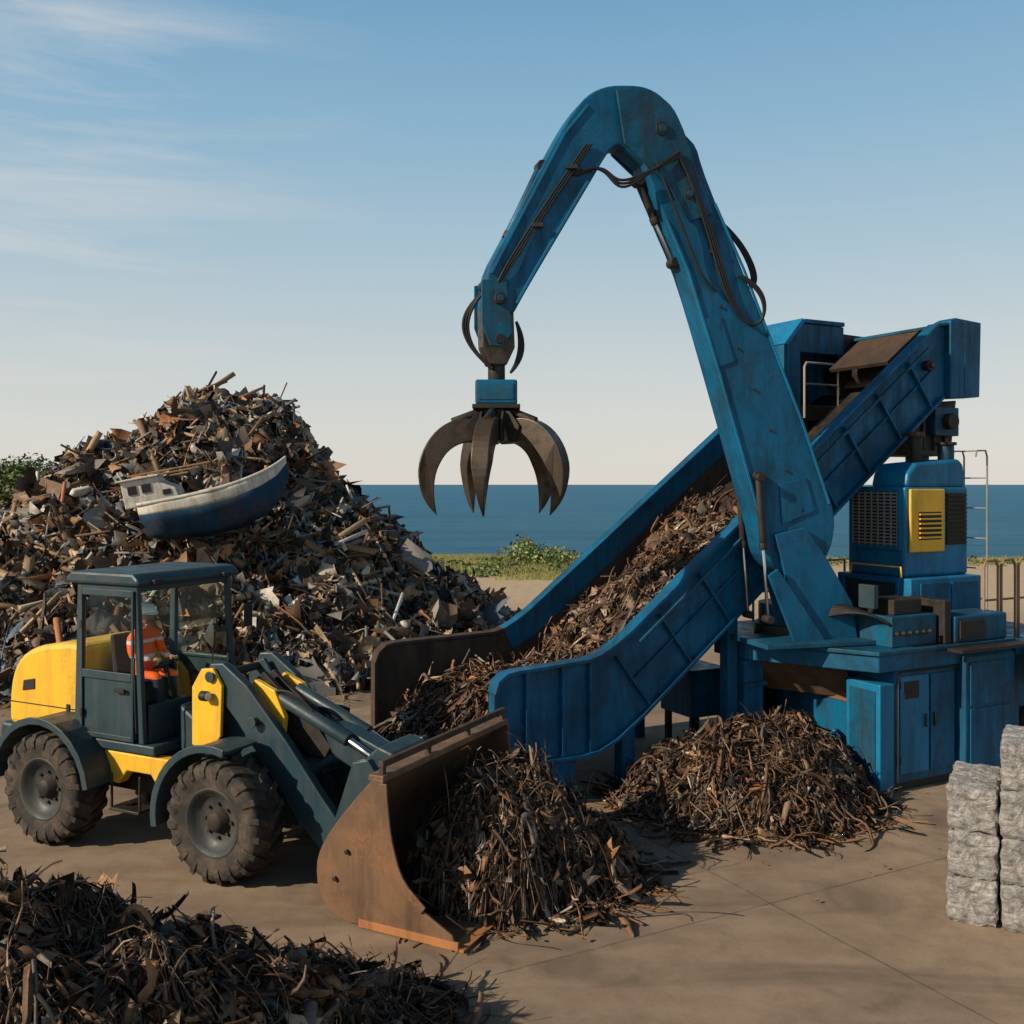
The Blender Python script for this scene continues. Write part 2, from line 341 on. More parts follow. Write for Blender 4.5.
# ------------------------------------------------------------ ground + sea
def groundmat():
    m,nt,b=newmat('concrete_ground')
    n1=noise(nt,.25,8,.6); n2=noise(nt,2.2,10,.7); n3=noise(nt,60,4,.7); n4=noise(nt,.8,6,.6,mapscale=(.35,1.6,1),dist=.6)
    n5=noise(nt,.45,5,.55,dist=1.2)
    c=mix(nt,ramp(nt,n1,[(.3,0.),(.7,1.)]),(.28,.205,.140),(.39,.295,.21))
    c=mix(nt,ramp(nt,n2,[(.40,0.),(.70,.65)]),c,(.19,.133,.088))
    c=mix(nt,ramp(nt,n4,[(.48,0.),(.68,.6)]),c,(.135,.098,.069))
    c=mix(nt,ramp(nt,n5,[(.55,0.),(.66,.5)]),c,(.09,.068,.05))
    c=mix(nt,ramp(nt,n3,[(.35,.0),(.8,.4)]),c,(.11,.085,.065))
    tc=N(nt,'ShaderNodeTexCoord'); sp0=N(nt,'ShaderNodeSeparateXYZ'); nt.links.new(tc.outputs['Object'],sp0.inputs[0])
    mr=N(nt,'ShaderNodeMapRange'); mr.inputs[1].default_value=22; mr.inputs[2].default_value=40; nt.links.new(sp0.outputs['Y'],mr.inputs[0])
    c=mix(nt,mr.outputs[0],c,mix(nt,ramp(nt,n2,[(.35,0.),(.65,1.)]),(.54,.41,.27),(.42,.315,.205)))
    mp=N(nt,'ShaderNodeMapping'); mp.inputs['Rotation'].default_value=(0,0,math.radians(-28)); mp.inputs['Location'].default_value=(2.0,-1.69,0)
    nt.links.new(tc.outputs['Object'],mp.inputs[0]); sp=N(nt,'ShaderNodeSeparateXYZ'); nt.links.new(mp.outputs[0],sp.inputs[0])
    wob=noise(nt,3,3,.5)
    facs=[]
    for ax,per in (('X',9.5),('Y',6.5)):
        d=N(nt,'ShaderNodeMath',operation='PINGPONG'); d.inputs[1].default_value=per/2; 
        ad=N(nt,'ShaderNodeMath',operation='MULTIPLY_ADD'); nt.links.new(wob,ad.inputs[0]); ad.inputs[1].default_value=.03; nt.links.new(sp.outputs[ax],ad.inputs[2])
        nt.links.new(ad.outputs[0],d.inputs[0])
        lt=N(nt,'ShaderNodeMath',operation='LESS_THAN'); nt.links.new(d.outputs[0],lt.inputs[0]); lt.inputs[1].default_value=.012; facs.append(lt.outputs[0])
    mx=N(nt,'ShaderNodeMath',operation='MAXIMUM'); nt.links.new(facs[0],mx.inputs[0]); nt.links.new(facs[1],mx.inputs[1])
    lt=N(nt,'ShaderNodeMath',operation='LESS_THAN'); nt.links.new(sp0.outputs['Y'],lt.inputs[0]); lt.inputs[1].default_value=26
    sc=N(nt,'ShaderNodeMath',operation='MULTIPLY'); nt.links.new(mx.outputs[0],sc.inputs[0]); nt.links.new(ramp(nt,n2,[(.35,.15),(.6,.65)]),sc.inputs[1])
    sc2=N(nt,'ShaderNodeMath',operation='MULTIPLY'); nt.links.new(sc.outputs[0],sc2.inputs[0]); nt.links.new(lt.outputs[0],sc2.inputs[1])
    c=mix(nt,sc2.outputs[0],c,(.06,.045,.032))
    nt.links.new(c,b.inputs['Base Color']); b.inputs['Roughness'].default_value=.88; b.inputs['Specular IOR Level'].default_value=.2
    bump(nt,b,n2,.3,.03)
    return m
xs=[-6000,-200,-60,-30,-10,10,30,60,200,6000]; ys=[-60,0,20,40,58,61,63,66,72,90,9000]; zz=[0,0,0,0,0,0,-.35,-1.3,-2.5,-3.5,-3.5]
V=[(x,y,z) for y,z in zip(ys,zz) for x in xs]; nx=len(xs)
F=[(j*nx+i,j*nx+i+1,(j+1)*nx+i+1,(j+1)*nx+i) for j in range(len(ys)-1) for i in range(nx-1)]
mobj('ground',V,F,groundmat())
m,nt,b=newmat('sea_water')
n1=noise(nt,.012,9,.75,mapscale=(1,4,1)); n2=noise(nt,.5,9,.75,mapscale=(1,2.6,1)); n3=noise(nt,.07,8,.8,mapscale=(.6,3,1))
c=mix(nt,ramp(nt,n1,[(.35,0.),(.65,1.)]),(.014,.125,.225),(.035,.19,.30))
c=mix(nt,ramp(nt,n3,[(.48,0.),(.62,.7)]),c,(.008,.085,.17))
c=mix(nt,ramp(nt,n2,[(.52,0.),(.68,.6)]),c,(.14,.30,.40))
nt.links.new(c,b.inputs['Base Color']); b.inputs['Roughness'].default_value=.5; b.inputs['Specular IOR Level'].default_value=.2
bump(nt,b,n2,.9,.6)
mobj('sea',[(-9000,62,-1.2),(9000,62,-1.2),(9000,9000,-1.2),(-9000,9000,-1.2)],[(0,1,2,3)],m)

# ------------------------------------------------------------ vegetation
def foliage(name,clumps,dens,size,seed,cols=((.04,.075,.018),(.16,.18,.05),(.09,.13,.032))):
    rng=np.random.default_rng(seed); P=[];C=[];S=[]
    for (cx,cy,cz,rx,ry,rz) in clumps:
        n=int(dens*(rx*ry+rx*rz+ry*rz)); d=rng.normal(0,1,(n,3)); d/=np.linalg.norm(d,axis=1)[:,None]
        rr=rng.uniform(.6,1.06,(n,1))**.6
        l=1+.16*np.sin(d[:,0:1]*5+cx)*np.cos(d[:,1:2]*4+cy)+.12*np.sin(d[:,2:3]*7+cx*2)
        p=np.array([cx,cy,cz])+d*rr*l*np.array([rx,ry,rz]); p[:,2]=np.maximum(p[:,2],.03)
        col=np.array(cols)[rng.integers(0,len(cols),n)]*rng.uniform(.6,1.3,(n,1))*rng.uniform(.7,1.25)
        P.append(p);C.append(col);S.append(np.full(n,size)*rng.uniform(.5,1.4,n))
    P=np.concatenate(P);C=np.concatenate(C);S=np.concatenate(S);n=len(P)
    nm=rng.normal(0,1,(n,3))+np.array([0,0,.6]); nm/=np.linalg.norm(nm,axis=1)[:,None]
    U=np.cross(nm,rng.normal(0,1,(n,3))); U/=np.linalg.norm(U,axis=1)[:,None]; W=np.cross(nm,U)*.55
    Q=np.stack([P-U*S[:,None],P-W*S[:,None],P+U*S[:,None],P+W*S[:,None]],1)
    F=np.arange(n*4).reshape(n,4)
    return numpymesh(name,Q.reshape(-1,3),F,np.repeat(C,4,axis=0),LEAF)
random.seed(9)
cl=[]
for i in range(42):
    x=random.uniform(-9,5.5); y=random.uniform(49,60); h=random.uniform(.12,.38)
    cl.append((x,y,h*.3,random.uniform(.6,1.9),random.uniform(.8,1.6),h))
for i in range(16):
    x=random.gauss(.9,.95); y=random.uniform(54,58); h=random.uniform(.7,1.05)*math.exp(-((x-.9)/2.6)**2)
    cl.append((x,y,h*.5,random.uniform(.6,1.1),.9,h))
foliage('coastal_shrubs',cl,80,.11,3,cols=((.06,.10,.025),(.22,.24,.07),(.13,.17,.045)))
cl=[]
for i in range(26):
    x=random.uniform(16,50); y=random.uniform(54,61); h=random.uniform(.1,.35); cl.append((x,y,h*.3,random.uniform(.8,2.2),1,h))
foliage('coastal_shrubs',cl,50,.12,5)
cl=[]
for i in range(110):
    a=random.random(); x=-26.2-a*18+random.uniform(-.8,.8); y=random.uniform(56,63); top=4.7+min(1,a*4)*1.5*random.uniform(.6,1.15)
    cl.append((x,y,top-1.1,random.uniform(.9,2.1),random.uniform(1.2,2.2),random.uniform(.8,1.35)))
    cl.append((x,y,top*.38,2.3,2,max(1,top*.5)))
foliage('shrub_hillside',cl,45,.15,6,cols=((.05,.085,.024),(.18,.20,.055),(.10,.14,.035)))
rng=np.random.default_rng(12)
def grass(name,n,x0,x1,y0,y1,h):
    x=rng.uniform(x0,x1,n);y=y0+(y1-y0)*rng.random(n)**.8; hh=rng.uniform(.4,1,n)*h; a=rng.uniform(0,3.14,n); ww=.05
    k=(np.sin(x*.9+y*.4)+np.sin(x*.37-y*.8)+rng.normal(0,.5,n))>-.3; x,y,hh,a=x[k],y[k],hh[k],a[k]; n=len(x)
    dx=np.cos(a)*ww; l=rng.normal(0,.12,n)
    V=np.stack([np.stack([x-dx,y,0*x],1),np.stack([x+dx,y,0*x],1),np.stack([x+l,y,hh],1)],1).reshape(-1,3)
    C=np.repeat(np.array([[.24,.23,.075]])*rng.uniform(.6,1.5,(n,1)),3,axis=0)
    return numpymesh(name,V,np.arange(n*3).reshape(n,3),C,LEAF)
grass('grass',30000,-14,7,46.5,61,.36)
grass('grass',6000,16,60,54,61,.25)

# ------------------------------------------------------------ big mixed scrap pile
def hbig(x,y):
    pr=[0,.08,.2,.34,.44,.65,.85,1.0]
    def cone(cx,cy,rx,ry,h):
        r=np.sqrt(((x-cx)/rx)**2+((y-cy)/ry)**2); return h*np.interp(r,pr,[1,.985,.90,.69,.52,.29,.11,0])
    a=cone(-8.2,28.6,8.9,8.2,6.85)
    b=cone(-10.7,28.3,9.0,8.0,5.35)
    c=cone(-12.6,28.0,9,8,3.6)
    h=np.maximum(np.maximum(a,b),c)
    h=h+np.where(h>0,.28*np.sin(x*1.7+y)*np.cos(y*1.3-x*.6)+.16*np.sin(x*4.1)*np.sin(y*3.7+1),0)*np.clip(h,0,1)
    return np.maximum(h,0)
def sbig(n,rng):
    out=np.zeros((0,2))
    while len(out)<n:
        p=np.stack([rng.uniform(-21,1.5,n*2),rng.uniform(20.3,32,n*2)],1)
        k=(hbig(p[:,0],p[:,1])>.04)&((p[:,1]<30.5)); out=np.concatenate([out,p[k]])
    return out[:n]
PAL_WOOD=[((.42,.29,.17),4),((.30,.19,.10),4),((.52,.42,.30),2),((.20,.12,.07),3),((.40,.16,.06),1.5),((.55,.52,.46),1)]
joinparent('scrap_heap',[
 mound('heap_core',hbig,-26,3,20,38,.3,SCRAPM,sink=.15),
 sheets('sheet_metal',25000,hbig,sbig,PAL_MIX,21,size=(.06,.60),align=.75,off=(-.12,.22),crum=.34,aspect=(.15,.85)),
 sheets('crumpled_panels',1000,hbig,sbig,PAL_MIX,22,size=(.35,1.2),align=1.2,off=(.02,.24),crum=.28,aspect=(.25,.8)),
 beams('planks_and_beams',1500,hbig,sbig,PAL_MIX,23,L=(.3,1.8),W=(.02,.09)),
 beams('timber',320,hbig,sbig,PAL_WOOD,25,L=(.7,2.4),W=(.06,.17),poke=.15),
 ribbons('bent_strips',4200,hbig,sbig,PAL_MIX,24,L=(.4,1.5),W=(.03,.16),off=(-.05,.2),amp=(0,.3),segs=8,mat=SCRAPM)])

# ------------------------------------------------------------ wrecked boat on the heap
boat=empty('wrecked_boat',(-6.78,23.55,3.42)); boat.rotation_euler=(math.radians(2),math.radians(-11),math.radians(9)); boat.scale=(.88,1,1.5)
stn=[(-1.95,.52,.62,.10),(-1.3,.62,.62,-.0),(-.4,.68,.62,-.05),(.5,.62,.66,-.02),(1.2,.42,.74,.12),(1.65,.2,.82,.32),(1.95,.02,.92,.66)]
def hull(f0,f1,mat,name,sc=1.0):
    V=[];F=[]
    ring=[]
    for (x,b,t,k) in stn:
        pts=[]
        for s in (-1,1):
            col=[]
            for i in range(5):
                q=f0+(f1-f0)*i/4; z=k+(t-k)*q; yy=b*(math.sin(min(1,q*1.05)*math.pi/2)**.55 if q>0 else 0)*sc
                col.append((x,s*yy,z))
            pts.append(col)
        ring.append(pts)
    for s in (0,1):
        base=len(V)
        for r in ring: V+=r[s]
        for i in range(len(ring)-1):
            for j in range(4): F.append((base+i*5+j,base+i*5+j+1,base+(i+1)*5+j+1,base+(i+1)*5+j))
    o=mobj(name,V,F,mat,boat,0,True); md=o.modifiers.new('s','SOLIDIFY'); md.thickness=.03
    return o
hull(0,.74,BOATB,'lower_hull'); hull(.74,1,WHITE,'topsides')
for s in (-1,1): tube('gunwale',[(x,s*b,t+.02) for x,b,t,k in stn],.03,WHITE,boat)
V=[(x,s*b*.96,t-.06) for x,b,t,k in stn for s in (-1,1)]; F=[(2*i,2*i+1,2*i+3,2*i+2) for i in range(len(stn)-1)]
mobj('deck',V,F,WOOD,boat)
mobj('transom',[(-1.96,-.52,.62),(-1.96,.52,.62),(-1.96,.42,.3),(-1.96,0,.10),(-1.96,-.42,.3)],[(0,1,2,3,4)],WHITE,boat)
prism('wheelhouse',[(-2.25,.60),(-.85,.62),(-.92,.80),(-1.3,.93),(-1.35,1.02),(-2.25,1.02)],-.45,.5,WHITE,boat,.02)
for a,b_ in ((-2.1,-1.88),(-1.75,-1.52)): box('window',a,b_,-.47,-.455,.80,.93,BLACK,boat,0)
box('window',-1.25,-1.05,-.47,-.455,.72,.80,BLACK,boat,0)
box('cabin_roof',-2.35,-1.28,-.52,.56,1.02,1.05,WHITE,boat,.01)
for i in range(3): box('deck_plank',-2.5+.1*i,-.7+.3*i,.55+.05*i,.66+.05*i,.98+.05*i,1.01+.05*i,WOOD,boat)

# ------------------------------------------------------------ scrap conveyor (trough)
RZ=27.4
conv=empty('scrap_conveyor',(-.25,13.52,0),RZ)
topl=[(.0,1.66),(.05,1.82),(.17,1.91),(.3,1.93),(1.45,2.0),(1.66,2.05),(1.9,2.17),(2.15,2.33),(8.61,7.28),(8.85,7.3)]
botl=[(0,.66),(1.35,.66),(1.65,.70),(1.95,.83),(2.4,1.13),(8.74,6.02)]
wallp=topl+[(8.85,6.02)]+botl[::-1]
prism('side_wall',wallp,0,.06,BLUE,conv,.008)
strip('top_flange',topl,-.10,.14,.05,BLUE,conv)
strip('bottom_flange',botl,-.10,.10,.05,BLUE,conv)
strip('end_flange',[(0,.66),(0,1.66)],-.08,.10,.05,BLUE,conv)
farl=[(-.62,1.66),(-.56,1.82),(-.44,1.92),(-.3,1.95)]+topl[4:]
prism('side_wall',[(-.62,.2)]+farl+[(8.85,6.02)]+botl[:0:-1]+[(1.3,.2)],3.0,3.06,BLUE,conv,.008)
strip('top_flange',farl[:4]+farl[4:6],2.92,3.14,.05,RUSTD,conv); strip('top_flange',farl[5:],2.92,3.14,.05,BLUE,conv)
strip('end_flange',[(-.62,.2),(-.62,1.66)],2.94,3.12,.05,RUSTD,conv)
prism('wear_plate',[(-.6,.25),(-.6,1.66),(-.53,1.8),(-.4,1.89),(1.45,1.96),(1.75,2.02),(2.1,2.25),(8.5,7.15),(8.5,6.1),(2.4,1.2),(1.4,.7),(1.4,.25)],2.975,2.997,RUSTD,conv,0)
strip('inner_blue_band',[(1.75,1.86),(2.16,2.06),(7.2,5.95)],2.955,2.973,.36,BLUE,conv,0)
prism('wear_plate_near',[(.02,.7),(.02,1.6),(.2,1.87),(1.45,1.96),(1.75,2.02),(2.1,2.25),(8.5,7.15),(8.5,6.1),(2.4,1.2),(1.4,.7)],.063,.08,RUSTD,conv,0)
strip('belt',[(-.3,.9),(1.5,.9),(1.95,1.05),(2.4,1.36),(8.8,6.25)],.08,2.95,.06,DARK,conv)
sl=math.atan2(.77,1)
def seg_at(line,x):
    for (a,b),(c,d) in zip(line,line[1:]):
        if a<=x<=c and c>a: return b+(d-b)*(x-a)/(c-a)
    return line[-1][1]
for x in (.48,1.05,1.5): box('rib',x-.02,x+.02,-.08,-.001,.70,seg_at(topl,x)-.03,BLUE,conv,.004)
nrm=Vector((-math.sin(sl),math.cos(sl)))
for i in range(9):
    xb=2.55+i*.74; zb=seg_at(botl,xb); 
    a=Vector((xb,zb))+nrm*.03; b_=Vector((xb,zb))+nrm*.965; t=Vector((math.cos(sl),math.sin(sl)))*.02
    prism('rib',[tuple(a-t),tuple(a+t),tuple(b_+t),tuple(b_-t)],-.08,-.001,BLUE,conv,.004)
strip('stiffener',[(2.2,1.62),(8.6,6.55)],-.05,-.001,.03,BLUE,conv)
strip('pipe_run',[(2.3,2.22),(8.3,6.84)],-.16,-.11,.04,BLUE2,conv)
strip('lower_frame',[(2.6,1.05),(8.7,5.75)],.3,.42,.18,BLUE2,conv)
strip('lower_frame',[(2.6,1.05),(8.7,5.75)],2.6,2.72,.18,BLUE2,conv)
box('base_frame',.15,1.35,.15,2.8,.12,.63,BLUE2,conv); box('skid',.3,1.5,.1,.35,0,.12,DARK,conv)
prism('base_gusset',[(.35,.3),(1.25,.3),(1.3,.63),(.15,.63)],-.02,.14,BLUE,conv)
box('leg',2.15,2.37,.1,.32,0,.95,BLUE,conv); box('foot',2.05,2.47,.0,.42,0,.03,DARK,conv)
box('leg',2.15,2.37,2.6,2.82,0,.95,BLUE,conv)
box('leg',4.1,4.3,.1,.3,0,2.4,BLUE,conv); box('leg',4.1,4.3,2.6,2.8,0,2.4,BLUE,conv)
prism('brace',[(2.3,.9),(2.42,.9),(4.15,.2),(4.1,.1)],2.66,2.72,BLUE,conv)
prism('head_box',[(8.86,6.0),(9.62,6.05),(9.66,7.38),(9.0,7.42),(8.86,7.36)],-.12,.25,BLUE,conv,.02)
prism('head_box',[(8.72,6.0),(9.62,6.05),(9.66,7.38),(9.0,7.42),(8.72,7.3)],2.9,3.2,BLUE,conv,.02)
box('head_seam',9.22,9.25,-.128,-.118,6.05,7.38,BLUE2,conv,0)
box('head_back',9.56,9.64,.25,2.9,6.1,7.36,RUSTD,conv); box('head_top',8.9,9.5,.25,2.9,7.28,7.34,BLUE2,conv)
prism('inner_plate',[(8.1,6.68),(8.9,7.28),(8.96,7.22),(8.16,6.62)],.6,2.0,RUSTD,conv,.01)
cyl('head_drum',(9.1,.2,6.65),(9.1,2.9,6.65),.25,DARK,conv)
cyl('drive_hub',(8.35,-.14,6.55),(8.35,-.02,6.55),.09,DARK,conv); cyl('drive_hub',(8.35,-.18,6.55),(8.35,-.14,6.55),.05,CLAW,conv)
prism('chute',[(7.9,5.45),(8.3,5.0),(9.2,5.0),(9.35,6.0),(8.75,5.95),(8.2,5.6)],.15,1.1,DARK,conv,.02)
for i in range(4): box('chute_rib',8.15+.28*i,8.2+.28*i,.09,.149,5.1,5.75,RUSTD,conv)
box('motor',8.6,9.2,-.02,.14,5.35,5.85,BLUE2,conv); cyl('motor_end',(8.9,-.16,5.6),(8.9,-.02,5.6),.14,DARK,conv)
cyl('chute_column',(8.75,.5,4.4),(8.75,.5,5.0),.2,BLUE2,conv)
hx0,hx1,hy0,hy1=7.12,9.15,2.15,3.4
prism('hopper_back',[(hx0,5.2),(hx0,7.15),(hx0+.45,7.62),(hx1,7.6),(hx1,6.6)],hy1-.06,hy1,RUSTD,conv)
prism('hopper_side',[(hx0,5.05),(hx0,7.1),(hx0+.07,7.17),(hx0+.07,5.1)],hy0,hy1-.07,BLUE,conv)
prism('hopper_slope',[(hx0-.01,7.13),(hx0+.45,7.64),(hx0+.52,7.58),(hx0+.08,7.1)],hy0-.03,hy1-.07,BLUEL,conv)
box('hopper_roof',hx0+.5,hx1-.5,hy0-.03,hy1-.07,7.55,7.63,BLUE,conv)
prism('hopper_front_panel',[(hx0+.08,5.2),(hx0+.08,7.12),(hx0+.5,7.54),(hx1-.5,7.54),(hx1-.5,7.0),(hx0+.42,7.0),(hx0+.42,5.5)],hy0,hy0+.06,BLUE2,conv)
box('frame_post',hx1-.62,hx1-.48,hy0,hy0+.06,6.2,6.99,DARK,conv)
box('frame_sill',hx0+.43,hx1-.63,hy0,hy0+.06,5.7,6.0,DARK,conv)
tube('hopper_rail',[(hx0+.48,hy0-.04,5.75),(hx0+.48,hy0-.04,6.72),(hx0+.53,hy0-.04,6.8),(hx1-.75,hy0-.04,6.8),(hx1-.7,hy0-.04,6.72),(hx1-.7,hy0-.04,5.9)],.025,RAIL,conv,smooth=False)
tube('hopper_rail',[(hx0+.48,hy0-.04,6.4),(hx1-.7,hy0-.04,6.4)],.02,RAIL,conv,smooth=False)
prism('hopper_shield',[(hx1-.45,6.4),(hx1-.45,7.42),(hx1+.2,7.40),(hx1+.2,6.9)],2.2,2.28,DARK,conv)
def hconv(x,y):
    base=np.where(x<1.5,1.0,1.0+(x-1.5)*.77)
    return base+.20*np.sin(np.clip((y)/3,0,1)*np.pi)**.6+np.where(x<1.8,.12,0)+.1*np.sin(x*3+y*2)-np.clip(-x+.1,0,2)*.9
def sconv(n,rng): return np.stack([rng.uniform(-.4,5.2,n),rng.uniform(.35,2.7,n)],1)
def sfeed(n,rng): return np.stack([rng.uniform(-.5,1.8,n),rng.uniform(.45,2.7,n)],1)
joinparent('conveyor_scrap',[mound('core',hconv,-.4,5.6,.1,2.9,.12,SCRAP,conv.location,RZ,sink=.1),
 ribbons('strips',2600,hconv,sconv,PAL_RUST,31,L=(.3,.9),W=(.02,.10),off=(-.08,.10),amp=(0,.15),loc=conv.location,rz=RZ,segs=9,ylim=(.17,2.85)),
 ribbons('strips',1100,lambda x,y:hconv(x,y)+.05,sfeed,PAL_RUST,33,L=(.4,1.0),W=(.02,.11),off=(-.15,.15),amp=(0,.25),loc=conv.location,rz=RZ,segs=10,ylim=(.17,2.85)),
 sheets('flakes',1700,hconv,sconv,PAL_RUST,32,size=(.06,.30),off=(-.02,.10),mat=SCRAP,crum=.3,loc=conv.location,rz=RZ)])

# ------------------------------------------------------------ shredder machine
mc=empty('metal_shredder',(5.3,14.4,0),RZ)
box('corner_post',0,.3,0,.65,0,1.6,BLUEL,mc,.02); box('post_face',-.02,-.003,.08,.57,.1,1.5,BLUE2,mc)
prismz('deck',[(-.05,-.03),(-1.0,1.75),(-1.0,2.5),(.3,3.4),(2.85,3.4),(2.85,-.03)],1.78,2.03,BLUE,mc,.015)
prismz('deck_edge',[(-.09,-.07),(-1.05,1.72),(-1.05,2.55),(.3,3.45),(2.9,3.45),(2.9,-.07)],2.03,2.09,BLUE2,mc,.01)
mobj('mouth_skirt',[(-.03,.66,1.77),(-1.0,2.1,1.77),(-.2,2.1,1.2),(.5,.8,1.2)],[(0,1,2,3)],RUST,mc)
box('mouth_lip',.3,.5,.65,2.3,1.15,1.3,RUST,mc)
box('mouth_back',1.4,1.5,.3,3.3,0,1.75,RUSTD,mc); box('mouth_side',.5,1.4,3.2,3.3,0,1.75,RUSTD,mc)
box('outer_post',-1.0,-.62,1.75,2.2,0,1.77,BLUE,mc,.02); box('outer_post_flange',-1.04,-.58,1.7,2.25,1.35,1.42,BLUE2,mc)
box('back_post',0,.4,3.0,3.5,0,1.77,BLUE,mc,.02)
box('side_hopper',-.9,-.1,3.2,4.1,.55,1.35,BLUE,mc,.02); 
for a in (-.85,-.25):
    for b_ in (3.25,3.95): box('side_leg',a,a+.1,b_,b_+.1,0,.55,DARK,mc)
box('cabinet',.33,1.62,.03,2.5,.12,1.77,BLUE,mc,.02)
box('cabinet',1.66,2.8,-.12,2.5,.12,1.9,BLUE,mc,.025)
box('plinth',.35,2.75,.08,2.4,0,.12,DARK,mc)
box('door',.42,1.02,.005,.027,.25,1.68,BLUEL,mc,.008); box('door',1.06,1.58,.005,.027,.25,1.68,BLUE,mc,.008)
box('door',1.75,2.7,-.145,-.123,.25,1.1,BLUE,mc,.008); box('door',1.75,2.7,-.145,-.123,1.15,1.8,BLUE,mc,.008)
box('handle',.92,.95,-.03,.004,.9,1.1,DARK,mc,.004); box('handle',1.12,1.15,-.03,.004,.9,1.1,DARK,mc,.004)
for z in (.4,1.5): cyl('hinge',(.40,-.005,z),(.40,-.005,z+.12),.018,DARK,mc)
box('door_vent',.5,.8,-.006,.004,1.35,1.6,DARK,mc,.003)
tube('conduit',[(.35,-.02,.15),(.35,-.02,1.70),(.42,-.02,1.75),(1.6,-.02,1.75)],.014,BLACK,mc,smooth=False)
box('valve_block',.35,1.3,.1,.8,2.09,2.55,BLUE2,mc,.02); box('valve_top',.5,1.1,.2,.7,2.55,2.78,DARK,mc,.02)
box('valve_block',1.35,1.5,-.0,.7,2.09,2.75,DARK,mc,.02)
for i in range(6):
    tube('hose',[(.3+.06*i,.12+.08*i,2.45),(.0,.3+.08*i,2.72),(-.2,.8,2.55+.05*i),(-.25,1.1,2.4)],.024,BLACK,mc)
    cyl('fitting',(.42+.14*i,.09,2.3),(.42+.14*i,.02,2.3),.035,DARK,mc,10)
box('pump_housing',1.55,2.75,-.02,.6,2.09,2.5,BLUE2,mc,.03); box('pump_grate',1.65,2.2,-.045,-.021,2.15,2.42,DARK,mc,.005)
box('walkway',1.3,2.85,-.35,-.09,2.0,2.05,DARK,mc,.005)
box('control_panel',.2,.3,.3,.6,2.65,3.0,SLATE,mc)
cyl('slew_ring',(.0,1.75,2.09),(.0,1.75,2.3),.62,DARK,mc,40)
cyl('turret',(.0,1.75,2.3),(.0,1.75,2.62),.55,BLUE,mc,40)
box('engine_base',1.5,3.15,.75,2.3,2.09,3.0,BLUEL,mc,.02)
box('engine_house',1.6,3.1,.96,2.16,3.0,4.46,BLUEL,mc,.05)
prism('engine_cowl',[(1.64,4.45),(1.7,4.68),(1.9,4.84),(2.9,4.92),(3.02,4.82),(3.06,4.45)],.98,1.70,BLUEL,mc,.05)
def grille(nm,axis,p,a0,a1,z0,z1,n,mat=DARK):
    g=p
    if axis=='x':
        box(nm+'_recess',g-.012,g-.002,a0,a1,z0,z1,BLACK,mc,0)
        for i in range(n): 
            z=z0+(z1-z0)*(i+.5)/n; box(nm+'_slat',g-.035,g-.013,a0,a1,z-.012,z+.012,mat,mc,0)
        for a in np.linspace(a0,a1,8): box(nm+'_bar',g-.04,g-.014,a-.008,a+.008,z0,z1,mat,mc,0)
    else:
        box(nm+'_recess',a0,a1,g-.012,g-.002,z0,z1,BLACK,mc,0)
        for i in range(n):
            z=z0+(z1-z0)*(i+.5)/n; box(nm+'_slat',a0,a1,g-.04,g-.013,z-.014,z+.014,mat,mc,0)
grille('grille','x',1.6,1.08,2.02,3.5,4.38,16,RAIL)
box('grille_frame',1.56,1.598,1.02,1.08,3.44,4.42,BLUEL,mc,.004); box('grille_frame',1.56,1.598,2.02,2.08,3.44,4.42,BLUEL,mc,.004)
box('grille_frame',1.56,1.598,1.08,2.02,4.38,4.42,BLUEL,mc,.004); box('grille_frame',1.56,1.598,1.08,2.02,3.44,3.50,BLUEL,mc,.004)
box('yellow_panel',1.68,2.48,.91,.957,3.40,4.42,YEL,mc,.02); grille('panel_vent','y',.91,1.86,2.38,3.6,4.05,6,YEL)
grille('side_vent','y',.96,2.55,3.02,3.5,4.35,12,DARK)
box('recess',1.488,1.499,1.0,2.1,2.35,2.9,SLATE,mc,0)
for a in (.95,2.1): box('recess_post',1.44,1.498,a,a+.06,2.2,2.98,BLUEL,mc,.005)
box('recess_head',1.44,1.498,1.02,2.09,2.92,2.98,BLUEL,mc,.005)
box('side_door',1.7,2.35,.725,.748,2.55,2.92,BLUE,mc,.008); box('side_door',2.42,3.05,.725,.748,2.2,2.92,BLUE,mc,.008)
tube('cowl_rail',[(1.45,.9,3.02),(1.42,.88,3.18),(1.42,1.9,3.18),(1.45,1.95,3.02)],.018,YEL,mc,smooth=False)
cyl('exhaust',(2.25,1.3,4.85),(2.25,1.3,5.3),.1,DARK,mc); cyl('exhaust_cap',(2.25,1.3,5.28),(2.25,1.3,5.36),.14,RUSTD,mc)
cyl('air_filter',(2.85,1.2,4.85),(2.85,1.2,5.15),.13,BLUE2,mc); cyl('air_cap',(2.85,1.2,5.15),(2.85,1.2,5.2),.17,DARK,mc)
# tall caged hand rail beside the engine house
for yy in (.68,1.12):
    tube('guard_rail',[(2.92,yy,4.95),(2.95,yy,5.05),(3.16,yy,5.05),(3.20,yy,4.95),(3.20,yy,2.1)],.015,RAIL,mc,smooth=False)
for zz_ in (2.6,3.1,3.6,4.1,4.6,5.05): tube('guard_rail',[(3.20 if zz_<5 else 3.14,.68,zz_),(3.20 if zz_<5 else 3.14,1.12,zz_)],.012,RAIL,mc,smooth=False)
def railing(x0,y0,x1,y1,z,h,n,par=mc):
    for i in range(n):
        t=i/(n-1); tube('rail_post',[(x0+(x1-x0)*t,y0+(y1-y0)*t,z),(x0+(x1-x0)*t,y0+(y1-y0)*t,z+h)],.022,RAIL,par,smooth=False)
    for k in (.5,1): tube('rail_bar',[(x0,y0,z+h*k),(x1,y1,z+h*k)],.02,RAIL,par,smooth=False)
